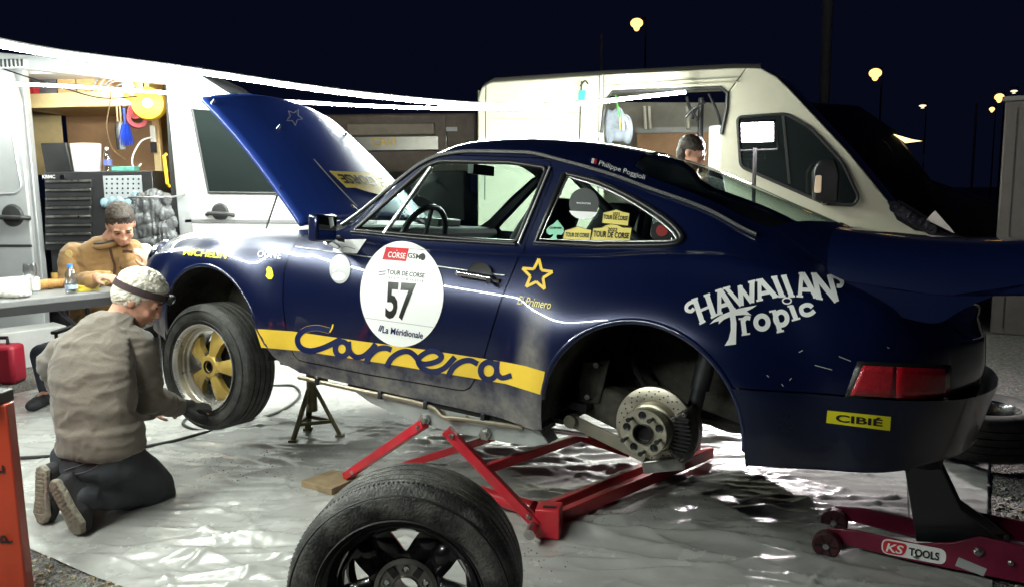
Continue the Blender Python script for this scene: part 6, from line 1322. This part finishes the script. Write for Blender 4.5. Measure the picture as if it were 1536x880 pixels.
mb = MB(); chain(mb, [(p, tuple(q*.8 for q in r), m_) for p, r, m_ in ST]); head_blobs(mb, sh_c, sF, hs); chain(mb, [(atY(160, 368, SY+.03), .065), (sh_c+sF @ Vector((0, -.03, -.06)), .062)])
for j in ((a1, a2, a3), (b1, b2, b3)): chain(mb, [(j[0], .05), (j[1], .042), (j[2], .032)])
hand(mb, a3, (.2, .2, -1), (.9, -.3, .05), 1.1, .8); hand(mb, b3, (-.6, .2, -.6), (-.1, -.4, .8), 1.1, .8, -1)
for k in (-.12, .12): h_ = ST[0][0]+Vector((k, 0, -.08)); kn = h_+Vector((k*.4, -.45, .02)); an = Vector((kn.x, kn.y+.03, .08)); chain(mb, [(h_, .075), (kn, .055), (an, .04), (an+Vector((0, -.15, -.03)), .035)], 8)
sb_ = remesh(mb.build('body', SKIN, sp_), .0065, 4); eyes(sh_c, sF, sb_, hs)
TAN = mat('tan jacket cloth', (.26, .145, .055), .8, var=.12, vs=8, bump=.12, bs=260, sheen=.15)
mb = MB(); chain(mb, ST, 7)
for j in ((a1, a2, a3), (b1, b2, b3)): chain(mb, [(j[0].lerp(ST[3][0], .25), .09), (j[0], .088), (j[1], .073), (j[1].lerp(j[2], .8), .052)], 8)
jk = folds(folds(remesh(mb.build('jacket', TAN, sp_), .009, 4), .010, 6, 5, (1, 1, 1.6)), .005, 13, 6, (1, 1, 1.3))
mb = MB(); nc_ = atY(164, 364, SY+.02)
for r_, h_, m_ in ((.088, .0, 0), (.080, .012, 1)): mb.tube([nc_+Vector((r_*math.cos(t)*1.05, r_*.95*math.sin(t)-.01, h_+.02*math.sin(t)+.012*math.cos(t))) for t in np.linspace(0, 6.28, 27)[:-1]], .018, 8, closed=True, mi=m_)
mb.build('collar', [TAN, BLACK], jk)
q = on_body(jk, [(p.x, p.y) for p in bez([(165, 372, 0), (168, 385, 0), (172, 400, 0), (170, 418, 0)], 5)], .004, sp_)
if len(q) > 2: mb = MB(); mb.tube(q, .008, 6); mb.build('zip', mat('brown zip', (.07, .035, .025), .6), jk)
q = on_body(jk, [(184, 377), (199, 378)], .004, sp_)
if len(q) == 2: mb = MB(); mb.bar(q[0], q[1], .012, .022, up=(0, 0, 1)); mb.build('chest_label', mat('brown label', (.08, .03, .02), .6), jk, bevel=.002)
q = on_body(jk, [(103, 382)], .002, sp_)
if q: mb = MB(); mb.lathe([(0, .004), (.030, .003), (.032, 0)], q[0], Vector((-.25, -1, .1)), 20); mb.build('sleeve_badge', mat('straw badge', (.55, .40, .16), .7), jk)
JEAN = mat('dark jeans', (.03, .035, .05), .85, var=.2); mb = MB()
for k in (-.12, .12): h_ = ST[0][0]+Vector((k, 0, -.08)); kn = h_+Vector((k*.4, -.45, .02)); chain(mb, [(h_, .10), (kn, .075), (Vector((kn.x, kn.y+.03, .12)), .06)], 8)
remesh(mb.build('trousers', JEAN, sp_), .012, 3)
for k in (-.12, .12): h_ = ST[0][0]+Vector((k, 0, -.08)); kn = h_+Vector((k*.4, -.45, .02)); mb = MB(); chain(mb, [(Vector((kn.x, kn.y+.04, .06)), (.05, .06, .055), SB), (Vector((kn.x, kn.y-.14, .045)), (.045, .07, .04), SB)], 4); remesh(mb.build('shoe', SHOE, sp_), .010, 2)
mb = MB()
for p, r in (((0, -.018, .050), (.079, .100, .078)), ((0, -.055, .01), (.075, .056, .075)), ((.06, -.02, .02), (.020, .045, .045)), ((-.06, -.02, .02), (.020, .045, .045)), ((0, .045, .092), (.05, .03, .018))): mb.ball(sh_c+sF @ (Vector(p)*hs), tuple(q*hs for q in r), 10, sF)
folds(remesh(mb.build('hair', HAIRD, sp_), .007, 2), .004, 45, 6, (1, 1, 1))
# camp chair under him
cc_ = Vector((ST[0][0].x, SY+.38, 0)); ch = thing('camp_chair', 'black folding camp chair under the person in the tan jacket', 'chair', cc_)
mb = MB(); mb.box(cc_+Vector((0, 0, ST[0][0].z-.19)), (.52, .46, .03)); mb.build('seat', BLACK, ch, bevel=.01); mb = MB(); mb.box(cc_+Vector((0, .26, ST[0][0].z+.12)), (.52, .03, .45)); mb.build('backrest', BLACK, ch, bevel=.01)
for sx_ in (-.27, .27):
    for sy_ in (-.22, .22): mb = MB(); mb.cyl(cc_+Vector((sx_, sy_, 0)), cc_+Vector((sx_, sy_, ST[0][0].z+.02)), .012, n=8); mb.build('leg', DARKMET, ch)
    mb = MB(); mb.box(cc_+Vector((sx_, -.02, ST[0][0].z+.03)), (.05, .46, .025)); mb.build('armrest', BLACK, ch, bevel=.008)
# ---------------------------------------------------------------- person beyond the car
py_ = 6.1; pc_ = atY(1037, 229, py_); tp_ = thing('person', 'dark haired person standing beyond the car roof in front of the open van', 'person', (pc_.x, py_, 0)); pF = frame((.8, -.4, -.3), (.1, 0, 1)); x0 = pc_.x
mb = MB(); head_blobs(mb, pc_, pF, 1.0); chain(mb, [(pc_+Vector((0, 0, -.06)), .055), (Vector((x0, py_, pc_.z-.2)), .055)]); chain(mb, [(Vector((x0, py_, pc_.z-.24)), (.17, .09, .07), SB), (Vector((x0, py_, 1.25)), (.16, .1, .1), SB), (Vector((x0, py_, .95)), (.15, .1, .1), SB)], 6)
for k in (-1, 1): chain(mb, [(Vector((x0+k*.19, py_, 1.48)), .045), (Vector((x0+k*.24, py_, 1.2)), .038), (Vector((x0+k*.22, py_-.12, .98)), .03)]); chain(mb, [(Vector((x0+k*.09, py_, .95)), .075), (Vector((x0+k*.1, py_, .5)), .052), (Vector((x0+k*.1, py_, .08)), .038), (Vector((x0+k*.1, py_-.15, .04)), .035)], 8); hand(mb, Vector((x0+k*.22, py_-.12, .98)), (-k, 0, 0), (0, -.3, -1), 1, .4, k)
tb_ = remesh(mb.build('body', SKIN, tp_), .009, 3); eyes(pc_, pF, tb_)
mb = MB(); chain(mb, [(Vector((x0, py_, pc_.z-.26)), (.19, .11, .07), SB), (Vector((x0, py_, 1.25)), (.19, .125, .1), SB), (Vector((x0, py_, .92)), (.18, .12, .08), SB)], 6)
for k in (-1, 1): chain(mb, [(Vector((x0+k*.18, py_, 1.49)), .07), (Vector((x0+k*.24, py_, 1.2)), .056), (Vector((x0+k*.22, py_-.11, 1.0)), .045)])
remesh(mb.build('jacket', mat('dark jacket', (.03, .03, .035), .8), tp_), .014, 3)
mb = MB()
for k in (-1, 1): chain(mb, [(Vector((x0+k*.09, py_, .92)), .11), (Vector((x0+k*.1, py_, .5)), .075), (Vector((x0+k*.1, py_, .1)), .06)], 8)
remesh(mb.build('trousers', JEAN, tp_), .014, 3)
mb = MB()
for p, r in (((0, -.015, .05), (.082, .102, .082)), ((0, -.055, .0), (.078, .056, .085))): mb.ball(pc_+pF @ Vector(p), r, 10, pF)
folds(remesh(mb.build('hair', HAIRD, tp_), .009, 2), .005, 40, 8, (1, 1, 1))
# ================================================================== TABLE AND LUNCH
TZ = .80
tA, tB = gnd(-70, 460, TZ), gnd(190, 434.5, TZ); td = (tB-tA).normalized(); tn = Vector((-td.y, td.x, 0)); tw = .62; L_ = (tB-tA).length
tbl = thing('folding_table', 'grey folding table set with bread and bottles beside the silver van', 'table', ((tA+tB)/2).to_2d().to_3d())
GT = mat('grey table top', (.20, .20, .205), .45, var=.1, vs=8, rv=.08)
c = (tA+tB)/2+tn*tw/2; Rt = Matrix((td, tn, Vector((0, 0, 1)))).transposed()
mb = MB(); mb.box((c.x, c.y, TZ-.02), (L_, tw, .04), Rt); mb.build('table_top', GT, tbl, bevel=.006)
mb = MB(); mb.box((c.x-tn.x*(tw/2-.012), c.y-tn.y*(tw/2-.012), TZ-.065), (L_-.04, .02, .05), Rt); mb.build('apron', VDARK, tbl)
for e in (.06, .94):
    for k in (.06, tw-.06): p = tA+td*L_*e+tn*k; mb = MB(); mb.cyl((p.x, p.y, 0), (p.x, p.y, TZ-.04), .016, n=10); mb.build('leg', DARKMET, tbl)
    p, q = tA+td*L_*e+tn*.06, tA+td*L_*e+tn*(tw-.06); mb = MB(); mb.cyl((p.x, p.y, .25), (q.x, q.y, .25), .012, n=8); mb.build('stretcher', DARKMET, tbl)
p, q = tA+td*L_*.94+tn*.06, tA+td*L_*.55+tn*.06; mb = MB(); mb.cyl((p.x, p.y, .30), (q.x, q.y, TZ-.05), .012, n=8); mb.build('diagonal_brace', DARKMET, tbl)
def ot(x, y): p = gnd(x, y, TZ); p.z = TZ+.001; return p
c = ot(48, 441); gl_ = thing('wine_glass', 'empty stemmed wine glass on the table', 'glass', c); mb = MB(); mb.lathe([(.034, 0), (.033, .003), (.006, .008), (.004, .05), (.004, .085), (.02, .095), (.037, .12), (.041, .15), (.037, .185), (.034, .195), (.036, .185), (.039, .15), (.035, .122), (.018, .098), (0, .092)], c, (0, 0, 1), 28); mb.build('bowl_and_stem', glass('clear glass', (.96, .97, .97), .5), gl_)
c = ot(108, 440); wb = thing('water_bottle', 'plastic water bottle with blue cap on the table', 'bottle', c); mb = MB(); mb.lathe([(0, .0), (.034, 0), (.037, .008), (.036, .06), (.033, .065), (.037, .07), (.037, .105), (.034, .13), (.014, .158), (.013, .168)], c, (0, 0, 1), 24); mb.build('bottle_body', glass('water bottle plastic', (.82, .88, .93), .7), wb); mb = MB(); mb.cyl(c+Vector((0, 0, .162)), c+Vector((0, 0, .186)), .0165, n=14); mb.build('cap', mat('blue cap', (.06, .22, .60), .4), wb); mb = MB(); mb.lathe([(.0375, .03), (.0375, .055)], c, (0, 0, 1), 24); mb.build('label_band', mat('pale blue label', (.45, .55, .7), .5, var=.5, vs=60), wb)
e0, e1 = ot(42, 437), ot(100, 431); mb = MB(); BRD = mat('bread crust', (.52, .27, .09), .75, var=.3, vs=25, bump=.6, bs=60); chain(mb, [(e0+Vector((0, 0, .03)), .026), (e0.lerp(e1, .5)+Vector((0, 0, .034)), .034), (e1+Vector((0, 0, .03)), .028)], 7); tag(folds(remesh(mb.build('baguette', BRD), .007, 2), .003, 30, 1), 'crusty baguette lying on the table by the wine glass', 'bread')
c = ot(150, 428); mb = MB(); mb.ball(c+Vector((0, 0, .05)), (.085, .06, .055), 9); mb.ball(c+Vector((.04, .02, .07)), (.05, .045, .04), 9); tag(folds(remesh(mb.build('bread_sandwich', mat('pale bread', (.62, .44, .18), .8, var=.35, vs=20, bump=.5, bs=50)), .008, 2), .006, 25, 3), 'torn pale sandwich in front of the person in tan', 'sandwich')
c = ot(124, 431); mb = MB(); mb.ball(c+Vector((0, 0, .04)), (.06, .05, .045), 8); mb.ball(c+Vector((.05, .01, .03)), (.05, .04, .035), 8); tag(folds(remesh(mb.build('foil_wrap', mat('maroon snack wrapper', (.16, .03, .035), .3, .4, var=.5, vs=25)), .008, 1), .010, 22, 4), 'crumpled maroon snack wrapper on the table', 'wrapper')
p0, p1 = ot(118, 438), ot(138, 434); mb = MB(); mb.box((p0+p1)/2+Vector((0, 0, .011)), (.14, .10, .02), Rt); mb.box((p0+p1)/2+Vector((0.01, .01, .03)), (.13, .09, .015), Matrix.Rotation(.2, 3, 'Z')); tag(mb.build('yellow_napkins', mat('yellow card', (.70, .55, .06), .6, var=.1), bevel=.002), 'small stack of yellow card boxes beside the blue capped bottle', 'cards')
c = ot(16, 441); mb = MB(); mb.box(c+Vector((-.05, .12, .045)), (.26, .18, .09), Rt); tag(mb.build('white_carton', mat('white carton', (.7, .69, .66), .7, var=.08), bevel=.006), 'white takeaway carton at the end of the table', 'carton')
c = ot(20, 447); mb = MB(); mb.ball(c+Vector((0, .03, .02)), (.09, .06, .025), 8); mb.ball(c+Vector((-.08, .03, .02)), (.06, .05, .022), 8); tag(folds(remesh(mb.build('paper_napkin', mat('grey white tissue', (.55, .53, .48), .8, var=.3, vs=30)), .008, 1), .009, 25, 5), 'crumpled paper napkin in front of the white carton', 'napkin')
c = ot(86, 429); mb = MB(); mb.lathe([(0, 0), (.03, 0), (.034, .09), (.032, .09), (.028, .01)], c, (0, 0, 1), 20); tag(mb.build('beer_cup', mat('amber drink', (.55, .35, .10), .2, var=.1)), 'small tumbler of amber drink behind the baguette', 'tumbler')
c = ot(190, 428)+Vector((.06, .12, 0)); mb = MB()
for p, r in (((0, 0, .09), (.13, .09, .09)), ((-.06, 0, .06), (.09, .08, .06)), ((.05, 0, .15), (.07, .05, .08)), ((.03, 0, .22), (.035, .03, .05))): mb.ball(c+Vector(p), r, 9)
tag(folds(remesh(mb.build('carrier_bag', mat('thin white carrier bag', (.72, .73, .68), .35, var=.12, vs=18, bump=.6, bs=35)), .010, 1), .016, 16, 6, (1, 1, 1)), 'knotted white carrier bag on the end of the table', 'bag')
c = gnd(48, 545); c = Vector((c.x, c.y-.05, 0)); mb = MB(); mb.box(c+Vector((0, 0, .16)), (.55, .3, .32), Rt); tag(mb.build('storage_crate', mat('pale grey crate', (.42, .42, .42), .6, var=.1), bevel=.012), 'pale grey storage crate on the gravel under the table', 'crate')
c = gnd(90, 520); mb = MB(); mb.ball(c+Vector((.1, 0, .30)), (.19, .13, .20), 10); mb.ball(c+Vector((.0, 0, .13)), (.17, .13, .13), 10); tag(folds(remesh(mb.build('holdall', mat('black holdall', (.025, .025, .028), .5, var=.3)), .014, 2), .015, 10, 7), 'black holdall bag pushed under the table', 'bag')
c = gnd(5, 578); rcs = thing('red_fuel_case', 'red plastic tool case on the gravel near the table', 'case', c); mb = MB(); mb.box(c+Vector((-.08, .1, .15)), (.32, .18, .30)); mb.build('shell', mat('red plastic', (.30, .012, .03), .4, var=.15), rcs, bevel=.03); mb = MB(); mb.tube([c+Vector((-.16, .1, .30)), c+Vector((-.16, .1, .35)), c+Vector((0, .1, .35)), c+Vector((0, .1, .30))], .014, 8); mb.build('handle', BLACK, rcs)
